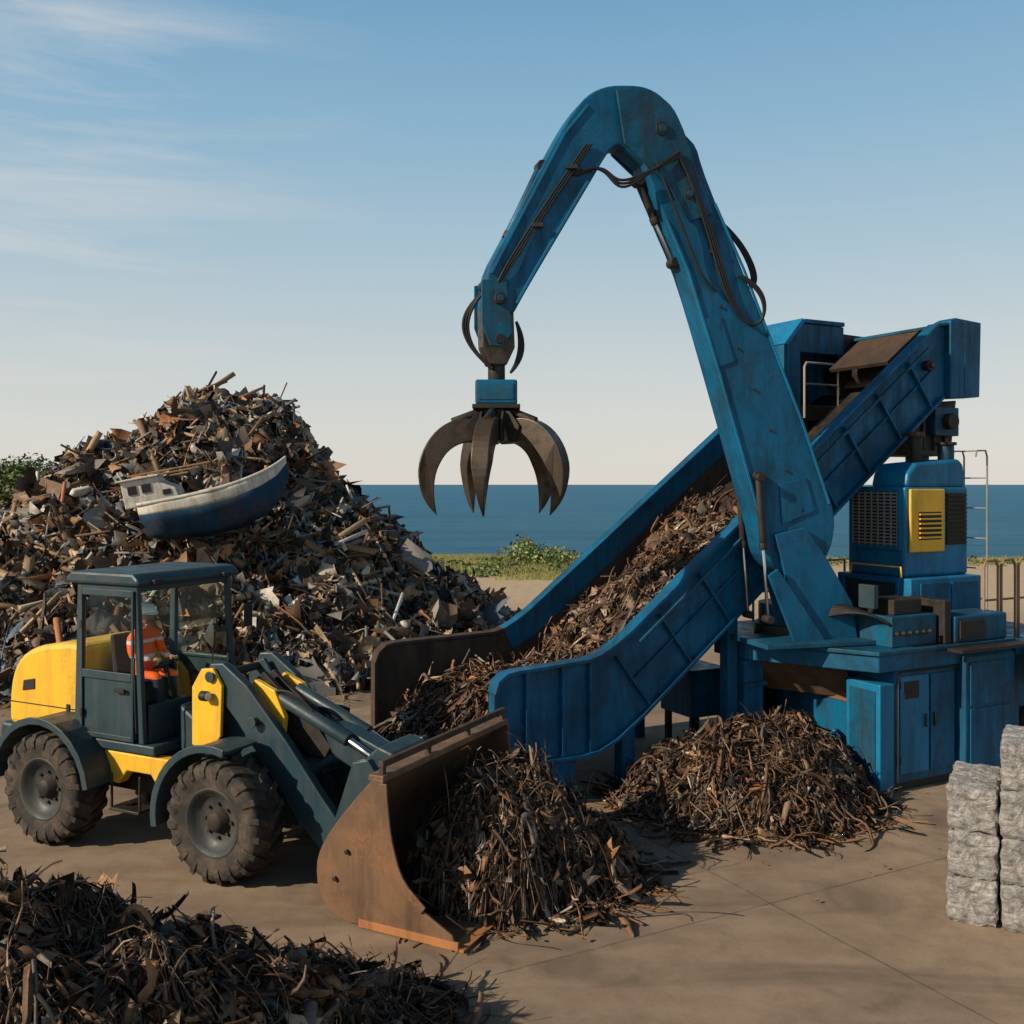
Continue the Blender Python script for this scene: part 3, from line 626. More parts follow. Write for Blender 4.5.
for k in range(4):
    a=2.62+.42*k
    tube('loop_rail',[(a,.30,2.0),(a,.30,3.18),(a+.06,.30,3.28),(a+.28,.30,3.28),(a+.34,.30,3.18),(a+.34,.30,2.0)],.022,WOOD,mc,smooth=False)
    tube('loop_rail',[(a,.30,2.65),(a+.34,.30,2.65)],.018,WOOD,mc,smooth=False)
railing(-.6,2.9,-.9,4.6,1.8,1.05,4); railing(-.95,2.6,-.6,2.9,2.09,.9,2)
railing(.6,3.4,2.8,3.4,2.09,1.0,5)
box('rear_platform',2.92,5.2,-.05,2.3,1.82,1.98,BLUE,mc); box('rear_tank',3.3,5.0,.2,2.0,.9,1.8,BLUE,mc,.04)
box('rear_leg',3.0,3.2,.1,.3,0,1.8,BLUE2,mc); cyl('rear_wheel',(3.9,.1,.5),(3.9,.5,.5),.5,RUBBER,mc,32); cyl('rear_wheel_hub',(3.9,.05,.5),(3.9,.2,.5),.22,DARK,mc)
box('rear_box',3.05,4.1,-.45,-.12,1.35,2.25,BLUE,mc,.03)
box('rear_undercarriage',2.9,5,.3,1.6,.3,.9,DARK,mc)

# ------------------------------------------------------------ grapple crane
cr=empty('grapple_crane',(4.15,15.2,0),0)
ux,uy=-.964,-.266
def PM(p):
    s,t,z=p
    return (ux*s+.266*t, uy*s-.964*t, z)
boomL=crom([(2.46,9.25),(2.14,8.45),(1.74,7.58),(1.28,6.19),(.558,3.85)],3)
boomB=crom([(.558,3.85),(.46,3.45),(.22,3.2),(-.1,3.14),(-.45,3.25),(-.66,3.6),(-.70,4.03),(-.56,4.45)],3)
boomR=crom([(-.56,4.45),(-.15,5.48),(.86,7.7),(1.44,9.0),(1.62,9.45),(2.0,9.7)],3)
prism('boom',boomL+boomB[1:]+boomR[1:],-.24,.24,BLUE,cr,.03,PM)
so_=crom([(4.77,6.92),(4.70,7.42),(4.45,7.92),(4.05,8.7),(3.66,9.42),(3.45,9.76),(3.22,10.02),(2.95,10.16),(2.65,10.21),(2.37,10.21),(2.12,10.11),(1.92,9.9),(1.76,9.6),(1.64,9.2)],3)
si_=crom([(1.75,9.0),(2.15,8.95),(2.5,9.17),(2.74,9.33),(2.88,9.28),(3.0,9.12),(3.22,8.75),(4.04,7.38),(4.33,6.87)],3)
prism('stick',so_+si_,-.20,.20,BLUE,cr,.03,PM)
kp=crom([(2.85,10.1),(2.4,10.14),(2.15,10.05),(1.95,9.88),(1.76,9.5),(1.62,9.1),(1.34,8.45)],3)+[(1.7,8.3),(2.1,8.85),(2.45,9.12),(2.72,9.34)]
prism('knuckle_plate',kp,.242,.285,BLUE2,cr,.01,PM); prism('knuckle_plate',kp,-.285,-.242,BLUE2,cr,.01,PM)
def offs(line,t=.035,y0=.242,y1=.268,mat=BLUEL,nm='flange'): strip(nm,line,y0,y1,t,mat,cr,.004,PM)
offs([(2.06,8.3),(1.72,7.58),(1.25,6.19),(.53,3.9)]); offs([(1.30,8.6),(.83,7.66),(-.15,5.4),(-.6,4.2)])
offs([(4.66,7.4),(4.4,7.9),(3.6,9.42),(3.25,9.86)],y0=.202,y1=.225)
offs([(3.25,8.78),(4.05,7.45),(4.3,7.0)],y0=.202,y1=.225)
for (s,z,r) in ((2.15,9.6,.10),(1.72,8.7,.08),(-.1,3.6,.11),(4.55,7.05,.08),(.62,4.62,.07)):
    cyl('pin',PM((s,-.31,z)),PM((s,.31,z)),r,DARK,cr,28); cyl('pin_cap',PM((s,.30,z)),PM((s,.325,z)),r*.6,BLUE2,cr,20)
prism('pad',[(1.50,6.9),(1.2,6.95),(.98,6.3),(1.25,6.2)],.242,.258,BLUE,cr,.005,PM)
prism('pad',[(.25,4.5),(-.2,4.6),(-.35,4.1),(.2,3.9)],.242,.262,BLUE,cr,.005,PM)
for i in range(6):
    s_=1.2-.27*i; z_=7.1-.6*i
    cyl('bolt',PM((s_,.24,z_)),PM((s_,.262,z_)),.022,DARK,cr,8,bevel=0)
def fn_eye(q,s): return q+Vector((.266,-.964,0))*s*.1
def hyd(a,b_,r=.09,t=0.,f=.55,par=cr,fn=PM,mat=BLUE2):
    a=Vector(fn((a[0],t,a[1]))); c=Vector(fn((b_[0],t,b_[1]))); mid=a.lerp(c,f)
    cyl('cylinder_barrel',a,mid,r,mat,par); cyl('cylinder_collar',mid-(c-a).normalized()*.08,mid+(c-a).normalized()*.02,r*1.2,DARK,par); cyl('cylinder_rod',mid,c,r*.5,CHROME,par)
    for q in (a,c): cyl('cylinder_eye',fn_eye(q,-1),fn_eye(q,1),r*1.2,DARK,par)
hyd((3.9,8.98),(4.72,7.25),.06,0.05,.6)
hyd((.62,4.6),(.46,2.5),.05,.30,.5,mat=DARK); hyd((.62,4.6),(.46,2.5),.05,-.30,.5,mat=DARK)
hyd((2.4,8.9),(1.85,7.75),.06,.0,.5,mat=DARK)
def hose(pts,r=.02): tube('hose',[PM(p) for p in pts],r,BLACK,cr)
for k in range(3):
    o_=.04*k
    hose([(.95-o_,.30,7.55),(.65-o_,.36,7.4),(.48,.36,7.0),(.70,.30,6.75),(1.0+o_,.27,7.1),(1.2+o_,.27,7.7),(1.5+o_,.30,8.6),(1.9,.32,9.2+o_)])
    hose([(1.9,.32,9.2+o_),(2.3,.36,9.0),(2.8,.30,8.7-o_*2),(2.95,.26,8.95),(3.15+o_,.24,9.0),(3.4+o_,.21,8.85)])
    hose([(3.2+o_,.23,9.3),(3.75+o_,.23,8.5),(4.2+o_,.23,7.8),(4.45+o_,.27,7.4),(4.6,.2,7.2)],.015)
    hose([(4.7,.16-o_,7.2),(4.98+o_,.1,6.9),(4.98+o_,.05,6.5),(4.8,.1,6.25),(4.62,.14-o_,6.1)])
    hose([(4.3,.2,6.75),(4.2-o_,.12,6.5),(4.22-o_,.1,6.25),(4.36,.12,6.05)])
    hose([(1.25+o_,-.1,8.6),(.85+o_,-.1,8.35),(.52+o_,0,7.9),(.48+o_,.1,7.45),(.75,.2,7.4)])
hose([(2.25,.32,9.1),(2.0,.36,8.5),(1.75,.32,8.0),(1.55,.29,7.5),(1.3,.29,7.3)])
for (s_,z_) in ((3.5,8.95),(4.0,8.1),(1.3,7.9)): 
    p=PM((s_,.24,z_)); box('hose_clamp',p[0]-.08,p[0]+.08,p[1]-.04,p[1]+.02,z_-.03,z_+.03,DARK,cr,.005)
prism('tip_link',[(4.78,6.95),(4.32,6.95),(4.30,6.4),(4.42,6.15),(4.66,6.15),(4.76,6.4)],-.15,.15,CLAW,cr,.02,PM)
for t0,t1 in ((.203,.235),(-.235,-.203)): prism('tip_cheek',[(4.80,7.3),(4.45,7.35),(4.36,6.6),(4.5,6.4),(4.68,6.4),(4.80,6.7)],t0,t1,BLUE2,cr,.01,PM)
cyl('tip_pin',PM((4.54,-.27,6.5)),PM((4.54,.27,6.5)),.07,DARK,cr)
cyl('swivel',PM((4.53,0,5.95)),PM((4.53,0,6.2)),.12,DARK,cr)
for t0,t1 in ((-.33,-.26),(.26,.33)):
    prism('bracket_cheek',[(.35,3.75),(-.15,3.85),(-.5,3.4),(-.95,2.7),(-1.05,2.1),(-.2,2.1),(.0,2.5)],t0,t1,BLUE,cr,.01,PM)
prism('bracket_web',[(-.4,3.0),(-.95,2.6),(-1.0,2.1),(-.3,2.1)],-.258,.258,DARK,cr,.01,PM)
prism('foot_arm',[(.5,3.15),(.35,3.25),(-.5,2.1),(.05,2.1)],.34,.40,BLUE,cr,.01,PM)
prism('foot_plate',[(.65,2.1),(-1.5,2.1),(-1.5,2.17),(.65,2.17)],-.5,.62,BLUE2,cr,.01,PM)
gc=Vector(PM((4.53,0,0)))
def G(x,y,z): return (gc.x+x,gc.y+y,z)
v0=G(-.29,-.26,5.60); v1=G(.29,.26,5.96)
box('rotator_housing',v0[0],v1[0],v0[1],v1[1],5.60,5.94,BLUE,cr,.03)
box('rotator_plate',v0[0]+.05,v1[0]-.05,v0[1]-.012,v0[1]-.002,5.66,5.88,BLUE2,cr,.005)
box('rotator_flange',v0[0]-.04,v1[0]+.04,v0[1]-.04,v1[1]+.04,5.54,5.60,DARK,cr,.01)
cyl('hub_upper',G(0,0,5.3),G(0,0,5.54),.22,DARK,cr,32); cyl('hub',G(0,0,5.08),G(0,0,5.32),.33,CLAW,cr,32,.28)
outer=crom([(.18,5.34),(.42,5.41),(.66,5.36),(.87,5.21),(1.02,4.98),(1.09,4.70),(1.06,4.42),(.97,4.22),(.83,4.06)],3)
inner=crom([(.83,4.06),(.865,4.28),(.87,4.50),(.83,4.70),(.73,4.89),(.60,5.01),(.42,5.08),(.18,5.06)],3)[1:]
for k in range(5):
    a=math.radians(187+72*k)
    ca,sa=math.cos(a),math.sin(a)
    def R(p): return G(p[0]*ca-p[1]*sa,p[0]*sa+p[1]*ca,p[2])
    pl=outer+inner
    V=[];n=len(pl)
    for sgn in (-1,1):
        for (r,z) in pl:
            th=.12*min(1,max(.12,(z-3.98)/.8)); V.append(R((r,sgn*th,z)))
    F=[tuple(range(n)),tuple(range(2*n-1,n-1,-1))]+[(i,(i+1)%n,n+(i+1)%n,n+i) for i in range(n)]
    mobj('tine',V,F,CLAW,cr,.022,seg=3)
    cyl('tine_cylinder',R((.2,0,5.52)),R((.62,0,5.36)),.06,DARK,cr,14)
    cyl('tine_pin',R((.3,-.16,5.22)),R((.3,.16,5.22)),.07,DARK,cr,16)
    for sgn in (-.15,.15):
        prism('tine_lug',[(.2,5.1),(.4,5.1),(.45,5.3),(.3,5.5),(.2,5.5)],sgn-.015,sgn+.015,DARK,cr,.004,R)

# ------------------------------------------------------------ wheel loader
HD=-26.6
ld=empty('wheel_loader',(-4.11,12.83,0),HD)
def wheel(cx,cy,s):
    r=.70; c=(cx,cy,r); w_=.24
    prof=[(-w_*.92,.36),(-w_*1.0,.46),(-w_*1.06,.55),(-w_*1.0,.625),(-w_*.8,.66),(-w_*.4,.67),(0,.672),(w_*.4,.67),(w_*.8,.66),(w_*1.0,.625),(w_*1.06,.55),(w_*1.0,.46),(w_*.92,.36)]
    lathe('tyre',prof,RUBBER,ld,c,64)
    V=[];F=[]
    nl=20
    for side in (-1,1):
        for i in range(nl):
            a0=2*math.pi*(i+(0 if side<0 else .5))/nl
            pts=[(side*.01,.665,0),(side*.13,.665,.10),(side*.225,.645,.17),(side*.252,.58,.19),(side*.25,.52,.19)]
            b0=len(V)
            for (y,rr,da) in pts:
                for rad in (rr-.02,rr+.04 if y*side<.24 else rr+.012):
                    for dd in (-.055,.055):
                        a=a0+da+dd; yy=y+(side*.016 if (y*side>.24 and rad>rr) else 0)
                        V.append((cx+rad*math.cos(a),cy+yy,r+rad*math.sin(a)))
            for k in range(len(pts)-1):
                p=b0+4*k; F+=[(p+2,p+3,p+7,p+6),(p,p+2,p+6,p+4),(p+1,p+5,p+7,p+3)]
            F+=[(b0,b0+1,b0+3,b0+2)]; e=b0+4*(len(pts)-1); F+=[(e,e+2,e+3,e+1)]
    mobj('tyre_lugs',V,F,RUBBER,ld,.004,seg=1)
    lathe('rim',[(s*.10,.0),(s*.10,.13),(s*.11,.22),(s*.13,.28),(s*.19,.33),(s*.225,.365),(s*.235,.385),(s*.215,.40),(s*.19,.38)],RIM,ld,c,48)
    lathe('hub',[(s*.21,0),(s*.21,.08),(s*.19,.11),(s*.11,.15),(s*.10,.16)],DARK,ld,c,28)
    for i in range(8):
        a=2*math.pi*i/8; cyl('wheel_bolt',(cx+.19*math.cos(a),cy+s*.10,r+.19*math.sin(a)),(cx+.19*math.cos(a),cy+s*.14,r+.19*math.sin(a)),.02,DARK,ld,8,bevel=0)
for cx in (-1.4,1.4):
    wheel(cx,-.9,-1); wheel(cx,.9,1)
    cyl('axle',(cx,-.8,.7),(cx,.8,.7),.13,DARK,ld)
def fender(cx,a0,a1,rad,y0,y1,mat,nm='fender'):
    line=[(cx+rad*math.cos(math.radians(a)),.7+rad*math.sin(math.radians(a))) for a in np.linspace(a0,a1,14)]
    strip(nm,line,y0,y1,.035,mat,ld,.008)
    strip(nm+'_lip',line,y0-.03 if y0<0 else y1,y0 if y0<0 else y1+.03,.09,mat,ld,.008)
for (y0,y1) in ((-1.16,-.62),(.62,1.16)):
    fender(-1.4,8,178,.86,y0,y1,SLATE)
    fender(1.4,75,190,.84,y0,y1,SLATE)
prism('rear_hood',[(-1.18,1.25),(-1.18,2.45)]+crom([(-1.5,2.45),(-2.0,2.38),(-2.35,2.24),(-2.55,1.98),(-2.62,1.65),(-2.62,1.3)],3),-.66,.66,YEL,ld,.07,)
prism('hood_side_vent',[(-2.1,1.80),(-2.1,1.94),(-2.32,1.90),(-2.34,1.76)],-.672,-.655,BLACK,ld,.01)
strip('hood_seam',[(-1.25,1.6),(-2.6,1.6)],-.664,-.655,.014,DARK,ld,0)
box('hood_latch',-1.5,-1.44,-.675,-.655,1.56,1.66,BLACK,ld,.004)
prism('counterweight',[(-2.2,.75),(-2.2,1.3),(-2.72,1.32),(-2.78,.95),(-2.6,.7)],-.7,.7,SLATE,ld,.04)
box('rear_chassis',-2.4,-.2,-.42,.42,.6,1.25,DARK,ld,.03)
box('cab_platform',-1.15,.2,-.82,.82,1.22,1.34,SLATE,ld,.02)
for y0,y1 in ((-.78,-.62),(.62,.78)): prism('side_frame',[(-.75,.85),(-.75,1.2),(.5,1.2),(.62,1.05),(.3,.75),(.1,.98),(-.3,.98),(-.45,.8)],y0,y1,YEL,ld,.02)
box('step',-.45,.05,-.92,-.64,.52,.56,DARK,ld); 
for x in (-.45,.02): box('step_bracket',x,x+.03,-.9,-.87,.56,.98,DARK,ld)
cb=empty('cab',(-.12,0,0)); cb.parent=ld
ZR=3.26
for y,nm in ((-.80,'door_panel'),(.8,'side_panel')): box(nm,-.90,.0,y-.02,y+.02,1.38,2.15,SLATE,cb,.008)
box('rear_panel',-1.05,-1.01,-.74,.74,1.34,2.0,SLATE,cb); box('front_panel',.10,.14,-.72,.72,1.34,1.80,SLATE,cb)
prism('nose',[(.24,1.34),(.24,1.80),(.36,1.72),(.72,1.5),(.72,1.2),(.24,1.2)],-.45,.45,SLATE,ld,.04)
def post(x0,x1,xt0,xt1,y,nm='pillar'): prism(nm,[(x0,1.345),(x1,1.345),(xt1,ZR),(xt0,ZR)],y-.035,y+.035,SLATE,cb,.012)
for y in (-.78,.78):
    post(-1.06,-.95,-1.0,-.91,y); post(.06,.14,-.04,.03,y)
    box('belt_rail',-.93,.04,y-.03,y+.03,2.12,2.17,SLATE,cb); box('head_rail',-.92,-.02,y-.035,y+.035,3.18,3.26,SLATE,cb)
box('rear_head',-1.0,-.94,-.74,.74,3.16,3.26,SLATE,cb); box('front_head',-.05,.02,-.74,.74,3.18,3.26,SLATE,cb)
prism('roof',[(-1.14,3.26),(-1.14,3.33),(-1.05,3.41),(.02,3.41),(.12,3.33),(.12,3.26)],-.88,.88,SLATE,cb,.035)
mobj('windshield',[(.12,-.74,1.81),(.12,.74,1.81),(-.01,.74,3.18),(-.01,-.74,3.18)],[(0,1,2,3)],GLASS,cb)
for y in (-.79,.79): mobj('side_window',[(-.95,y,2.17),(.05,y,2.17),(-.03,y,3.18),(-.91,y,3.18)],[(0,1,2,3)],GLASS,cb)
mobj('rear_window',[(-1.0,-.73,2.0),(-1.0,.73,2.0),(-.98,.73,3.16),(-.98,-.73,3.16)],[(0,1,2,3)],GLASS,cb)
for a,b_,c,d in ((-.92,-.88,1.36,3.2),(-.03,-.0,1.36,3.2)): box('door_frame',a,b_,-.85,-.825,c,d,SLATE,cb,.006)
box('door_frame',-.88,-.03,-.85,-.825,2.09,2.19,SLATE,cb,.006); box('door_frame',-.88,-.03,-.85,-.825,3.12,3.2,SLATE,cb,.006); box('door_frame',-.88,-.03,-.85,-.825,1.36,1.42,SLATE,cb,.006)
box('door_handle',-.3,-.12,-.88,-.85,1.95,2.0,BLACK,cb,.005)
box('door_hinge',-.9,-.86,-.87,-.85,1.6,1.7,BLACK,cb,.004); box('door_hinge',-.9,-.86,-.87,-.85,2.7,2.8,BLACK,cb,.004)
tube('grab_rail',[(.12,-.9,1.5),(.14,-.93,1.6),(.1,-.93,2.3),(.06,-.88,2.4)],.012,BLACK,cb)
tube('wiper',[(.13,.3,1.85),(.10,.40,2.2),(.07,.48,2.55)],.009,BLACK,cb)
tube('mirror_arm',[(.02,.84,3.1),(.15,1.0,3.05),(.16,1.02,2.85)],.012,BLACK,cb); box('mirror',.14,.17,.94,1.1,2.55,2.85,BLACK,cb,.015)
for y in (-.6,.6): box('work_light',.125,.18,y-.07,y+.07,3.26,3.33,BLACK,cb,.01)
box('seat_base',-.80,-.35,-.46,.10,1.6,1.96,SEAT,cb,.05); prism('seat_back',[(-.86,1.9),(-.76,1.9),(-.86,2.55),(-.94,2.55)],-.38,.04,SEAT,cb,.04)
prism('dash',[(.05,1.36),(.05,1.75),(-.05,1.78),(-.1,1.7),(-.05,1.36)],-.35,.05,BLACK,cb,.02)
cyl('steering_column',(-.03,-.17,1.75),(-.16,-.17,2.17),.03,BLACK,cb)
sw=[(-.17+.16*math.cos(a)*.85,-.17+.16*math.sin(a),2.20+.16*math.cos(a)*.4) for a in np.linspace(0,2*math.pi,17)]
tube('steering_wheel',sw,.012,BLACK,cb,smooth=False)
box('cab_floor',-1.0,.08,-.72,.72,1.345,1.36,BLACK,cb,0)
for y0,y1 in ((-.32,-.26),(.26,.32)): prism('front_frame',[(.35,.55),(.35,1.15),(.75,1.5),(.7,2.2),(.95,2.3),(1.25,1.9),(1.9,1.1),(2.1,.7),(1.8,.45)],y0,y1,SLATE,ld,.015)
box('front_chassis',.4,1.9,-.25,.25,.55,1.05,DARK,ld,.03); box('articulation',-.2,.5,-.2,.2,.6,1.1,DARK,ld,.03)
for y0,y1 in ((-.56,-.51),(.51,.56)):
    prism('tower_plate',[(.55,1.35),(.55,2.05),(.70,2.28),(.88,2.30),(1.02,2.1),(1.0,1.5),(.85,1.3)],y0,y1,YEL,ld,.012)
box('cross_tube',.6,.85,-.5,.5,1.4,1.6,DARK,ld,.03)
arm=[(.70,2.16),(.78,2.34),(.98,2.36),(1.35,2.12),(1.95,1.52),(2.45,.95),(2.86,.52),(2.92,.32),(2.78,.18),(2.58,.22),(2.2,.55),(1.7,1.12),(1.2,1.68),(.85,2.02)]
for y0,y1 in ((-.50,-.38),(.38,.50)): prism('lift_arm',arm,y0,y1,SLATE,ld,.02)
for (x,z,r) in ((.86,2.2,.05),(2.76,.36,.07),(1.5,1.72,.05)):
    cyl('arm_pin',(x,-.585,z),(x,.585,z),r,DARK,ld)
    cyl('arm_pin_cap',(x,-.60,z),(x,-.585,z),r*1.35,SLATE,ld)
cyl('arm_cross',(2.0,-.38,1.15),(2.0,.38,1.15),.12,SLATE,ld)
for y in (-.28,.28):
    cyl('lift_cylinder',(.75,y,.95),(1.3,y,1.25),.075,SLATE,ld); cyl('lift_rod',(1.3,y,1.25),(1.85,y,1.42),.04,CHROME,ld)
for y0,y1 in ((-.12,-.05),(.05,.12)): prism('rocker',[(1.15,2.12),(1.28,2.22),(1.5,2.05),(1.95,1.78),(2.28,1.42),(2.2,1.28),(1.95,1.3),(1.55,1.6),(1.2,1.95)],y0,y1,DARK,ld,.012)
for y0,y1 in ((-.30,-.22),(.22,.30)): prism('rocker_bracket',[(1.25,1.35),(1.15,1.95),(1.30,2.16),(1.6,2.05),(1.75,1.75),(1.7,1.35)],y0,y1,YEL,ld,.012)
cyl('tilt_cylinder',(.75,0,1.75),(1.25,0,2.05),.08,SLATE,ld)
cyl('bucket_link',(2.2,0,1.38),(3.1,0,1.0),.06,SLATE,ld)
for y in (-.2,.2):
    cyl('tilt_barrel',(1.55,y,1.98),(2.6,y,1.56),.08,SLATE,ld); cyl('tilt_rod',(2.6,y,1.56),(3.2,y,1.28),.045,CHROME,ld)
prism('link_cover',[(2.1,1.72),(2.5,1.66),(2.95,1.5),(3.1,1.25),(2.8,1.1),(2.3,1.35)],-.12,.12,SLATE,ld,.02)
prism('quick_hitch',[(2.75,.9),(2.95,1.45),(3.1,1.58),(3.3,1.52),(3.35,1.3),(3.15,1.0)],-.35,.35,SLATE,ld,.03)
for y0,y1 in ((-.62,-.51),(.51,.62)): prism('coupler',[(2.62,.15),(2.62,.55),(2.95,1.45),(3.15,1.5),(3.3,1.3),(3.0,.8),(2.92,.2)],y0,y1,SLATE,ld,.015)
box('coupler_cross',2.85,3.0,-.5,.5,.7,.95,SLATE,ld,.02)
for k in range(4):
    tube('hydraulic_hose',[(.9,-.15+.1*k,1.3),(1.1,-.15+.1*k,1.75),(1.3,-.1+.07*k,1.5),(1.8,-.15+.1*k,1.35),(2.2,-.1+.07*k,1.1)],.02,BLACK,ld)
    tube('hydraulic_hose',[(1.4,-.25+.02*k,1.9),(1.7,-.3+.03*k,2.2-.05*k),(1.95,-.25,2.0),(2.1,-.22,1.85)],.016,BLACK,ld)
cyl('headlight',(.78,-.64,1.98),(.88,-.64,1.98),.06,BLACK,ld); cyl('headlight_lens',(.88,-.64,1.98),(.89,-.64,1.98),.05,LAMP,ld)
cyl('headlight',(.78,.68,2.0),(.9,.68,2.0),.08,BLACK,ld); cyl('headlight_lens',(.9,.68,2.0),(.915,.68,2.0),.07,ORUST,ld)
# bucket
BY0,BY1=-1.22,1.50
prof=crom([(3.66,1.50),(3.40,1.22),(3.12,.86),(2.99,.58),(3.02,.30),(3.15,.13),(3.35,.06)],3)+[(4.6,.035)]
strip('bucket_shell',prof,BY0,BY1,.04,RUST,ld,.006)
sidep=crom([(3.66,1.53),(3.40,1.25),(3.10,.88),(2.96,.58),(2.99,.28),(3.13,.10),(3.33,.03)],3)+[(4.62,.02),(4.58,.13)]+crom([(4.25,.30),(3.98,.55),(3.85,.9),(3.80,1.25),(3.78,1.53)],3)
for y0,y1 in ((BY0-.035,BY0-.002),(BY1+.002,BY1+.035)): prism('bucket_side',sidep,y0,y1,RUST,ld,.008)
strip('side_edge',crom([(3.79,1.50),(3.81,1.25),(3.86,.92),(3.99,.57),(4.26,.32)],3),BY0-.06,BY0-.036,.09,RUST,ld,.005)
box('cutting_edge',4.35,4.72,BY0-.06,BY1+.06,.005,.032,ORUST,ld,.004)
strip('side_cutter',[(3.5,.06),(4.66,.05)],BY0-.065,BY0-.036,.08,ORUST,ld,.005)
box('top_bar',3.6,3.78,BY0-.03,BY1+.03,1.50,1.57,RUST,ld,.01)
box('spill_rail',3.70,3.76,BY0,BY1,1.64,1.71,RUSTD,ld,.008)
for y in np.linspace(BY0+.04,BY1-.04,4): box('spill_post',3.70,3.75,y-.03,y+.03,1.57,1.64,RUSTD,ld,.004)
for y in np.linspace(BY0+.3,BY1-.3,4): strip('back_rib',[(3.62,1.50),(3.36,1.25),(3.07,.9),(2.94,.58),(2.97,.28)],y-.02,y+.02,.08,RUSTD,ld,.004)
cyl('side_bolt',(3.35,BY0-.07,.75),(3.35,BY0-.03,.75),.025,DARK,ld,10); cyl('side_bolt',(3.2,BY0-.07,.45),(3.2,BY0-.03,.45),.025,DARK,ld,10)

# ------------------------------------------------------------ worker in the cab
wk=empty('worker',(-4.11,12.83,0),HD)
def clothes():
    m,nt,b=newmat('hi_vis_clothes')
    tc=N(nt,'ShaderNodeTexCoord'); sp=N(nt,'ShaderNodeSeparateXYZ'); nt.links.new(tc.outputs['Object'],sp.inputs[0])
    mr=N(nt,'ShaderNodeMapRange'); mr.inputs[1].default_value=1.4; mr.inputs[2].default_value=2.8; nt.links.new(sp.outputs['Z'],mr.inputs[0])
    g=ramp(nt,mr.outputs[0],[(0,(.015,.02,.04)),(.46,(1.0,.13,.015)),(.62,(.65,.66,.6)),(.655,(1.0,.13,.015)),(.76,(.65,.66,.6)),(.79,(1.0,.13,.015))])
    for n_ in nt.nodes:
        if n_.bl_idname=='ShaderNodeValToRGB' : n_.color_ramp.interpolation='CONSTANT'
    nt.links.new(g,b.inputs['Base Color']); b.inputs['Roughness'].default_value=.8
    bump(nt,b,noise(nt,14,4,.6),.3,.02); return m
CL=clothes()
def skin(name,verts,edges,rad,mat,par,root=0,sub=2):
    me=bpy.data.meshes.new(name); me.from_pydata(verts,edges,[]); ob=bpy.data.objects.new(name,me); COL.objects.link(ob); ob.parent=par
    sm=ob.modifiers.new('skin','SKIN'); 
    for i,r in enumerate(rad): me.skin_vertices[0].data[i].radius=(r,r) if not hasattr(r,'__len__') else r
    me.skin_vertices[0].data[root].use_root=True; sm.use_smooth_shade=True
    ss=ob.modifiers.new('sub','SUBSURF'); ss.levels=sub; ss.render_levels=sub
    me.materials.append(mat); return ob
X,Y,U_=-.60,-.22,.10
bv=[(X,Y,1.95),(X+.01,Y,2.10),(X-.01,Y,2.25),(X-.02,Y,2.40),(X-.01,Y,2.50),(X,Y,2.57),
 (X,Y-.10,1.93),(X+.38,Y-.14,1.97),(X+.44,Y-.14,1.60),(X+.52,Y-.14,1.35),
 (X,Y+.10,1.93),(X+.38,Y+.14,1.97),(X+.44,Y+.14,1.60),(X+.52,Y+.14,1.35),
 (X-.01,Y-.19,2.46),(X+.06,Y-.25,2.22),(X+.28,Y-.15,2.17),
 (X-.01,Y+.19,2.46),(X+.06,Y+.25,2.22),(X+.28,Y+.15,2.17)]
bv=[(x,y,z+U_) for x,y,z in bv]
be=[(0,1),(1,2),(2,3),(3,4),(4,5),(0,6),(6,7),(7,8),(8,9),(0,10),(10,11),(11,12),(12,13),(4,14),(14,15),(15,16),(4,17),(17,18),(18,19)]
br=[(.16,.13),(.15,.13),(.16,.13),(.18,.13),(.13,.11),.06,.09,.07,.055,.05,.09,.07,.055,.05,.085,.06,.042,.085,.06,.042]
skin('body',bv,be,br,CL,wk)
for s in (-1,1):
    cx,cy,cz=X+.30,Y+s*.14,2.175+U_
    skin('hand_palm',[(cx,cy,cz),(cx+.05,cy-s*.01,cz+.01),(cx+.09,cy-s*.015,cz+.01)],[(0,1),(1,2)],[.025,.032,.028],SKIN,wk,sub=1)
    for k in range(4):
        oy=(k-1.5)*.018; L=(.028,.032,.03,.024)[k]
        skin('finger_%d'%(k+1),[(cx+.08,cy+oy,cz+.012),(cx+.08+L,cy+oy,cz+.022),(cx+.085+L*1.5,cy+oy,cz-.005),(cx+.07+L,cy+oy,cz-.022)],[(0,1),(1,2),(2,3)],[.01,.009,.008,.007],SKIN,wk,sub=1)
    skin('thumb',[(cx+.04,cy-s*.03,cz),(cx+.07,cy-s*.045,cz-.012),(cx+.095,cy-s*.04,cz-.02)],[(0,1),(1,2)],[.011,.01,.008],SKIN,wk,sub=1)
for s in (-1,1): prism('boot',[(X+.42,1.37),(X+.42,1.5),(X+.54,1.5),(X+.66,1.42),(X+.66,1.37)],Y+s*.14-.045,Y+s*.14+.045,BLACK,wk,.02)
bm=bmesh.new(); bmesh.ops.create_uvsphere(bm,u_segments=28,v_segments=20,radius=1)
for v in bm.verts:
    x,y,z=v.co; jaw=1-.22*max(0,-z)
    v.co=(x*.105*jaw,y*.082*jaw,z*.125)
    if x>.5 and z<.1: v.co.x+=.006
    if x>.85 and abs(y)<.2 and -.35<z<.1: v.co.x+=.022*(1-abs(y)/.2)*(1-abs(z+.15)/.3 if abs(z+.15)<.3 else 0)
me=bpy.data.meshes.new('head'); bm.to_mesh(me); bm.free()
for p in me.polygons: p.use_smooth=True
hd=bpy.data.objects.new('head',me); COL.objects.link(hd); hd.parent=wk; hd.location=(X+.04,Y,2.72+U_); hd.rotation_euler=(0,math.radians(6),math.radians(-15)); me.materials.append(SKIN)
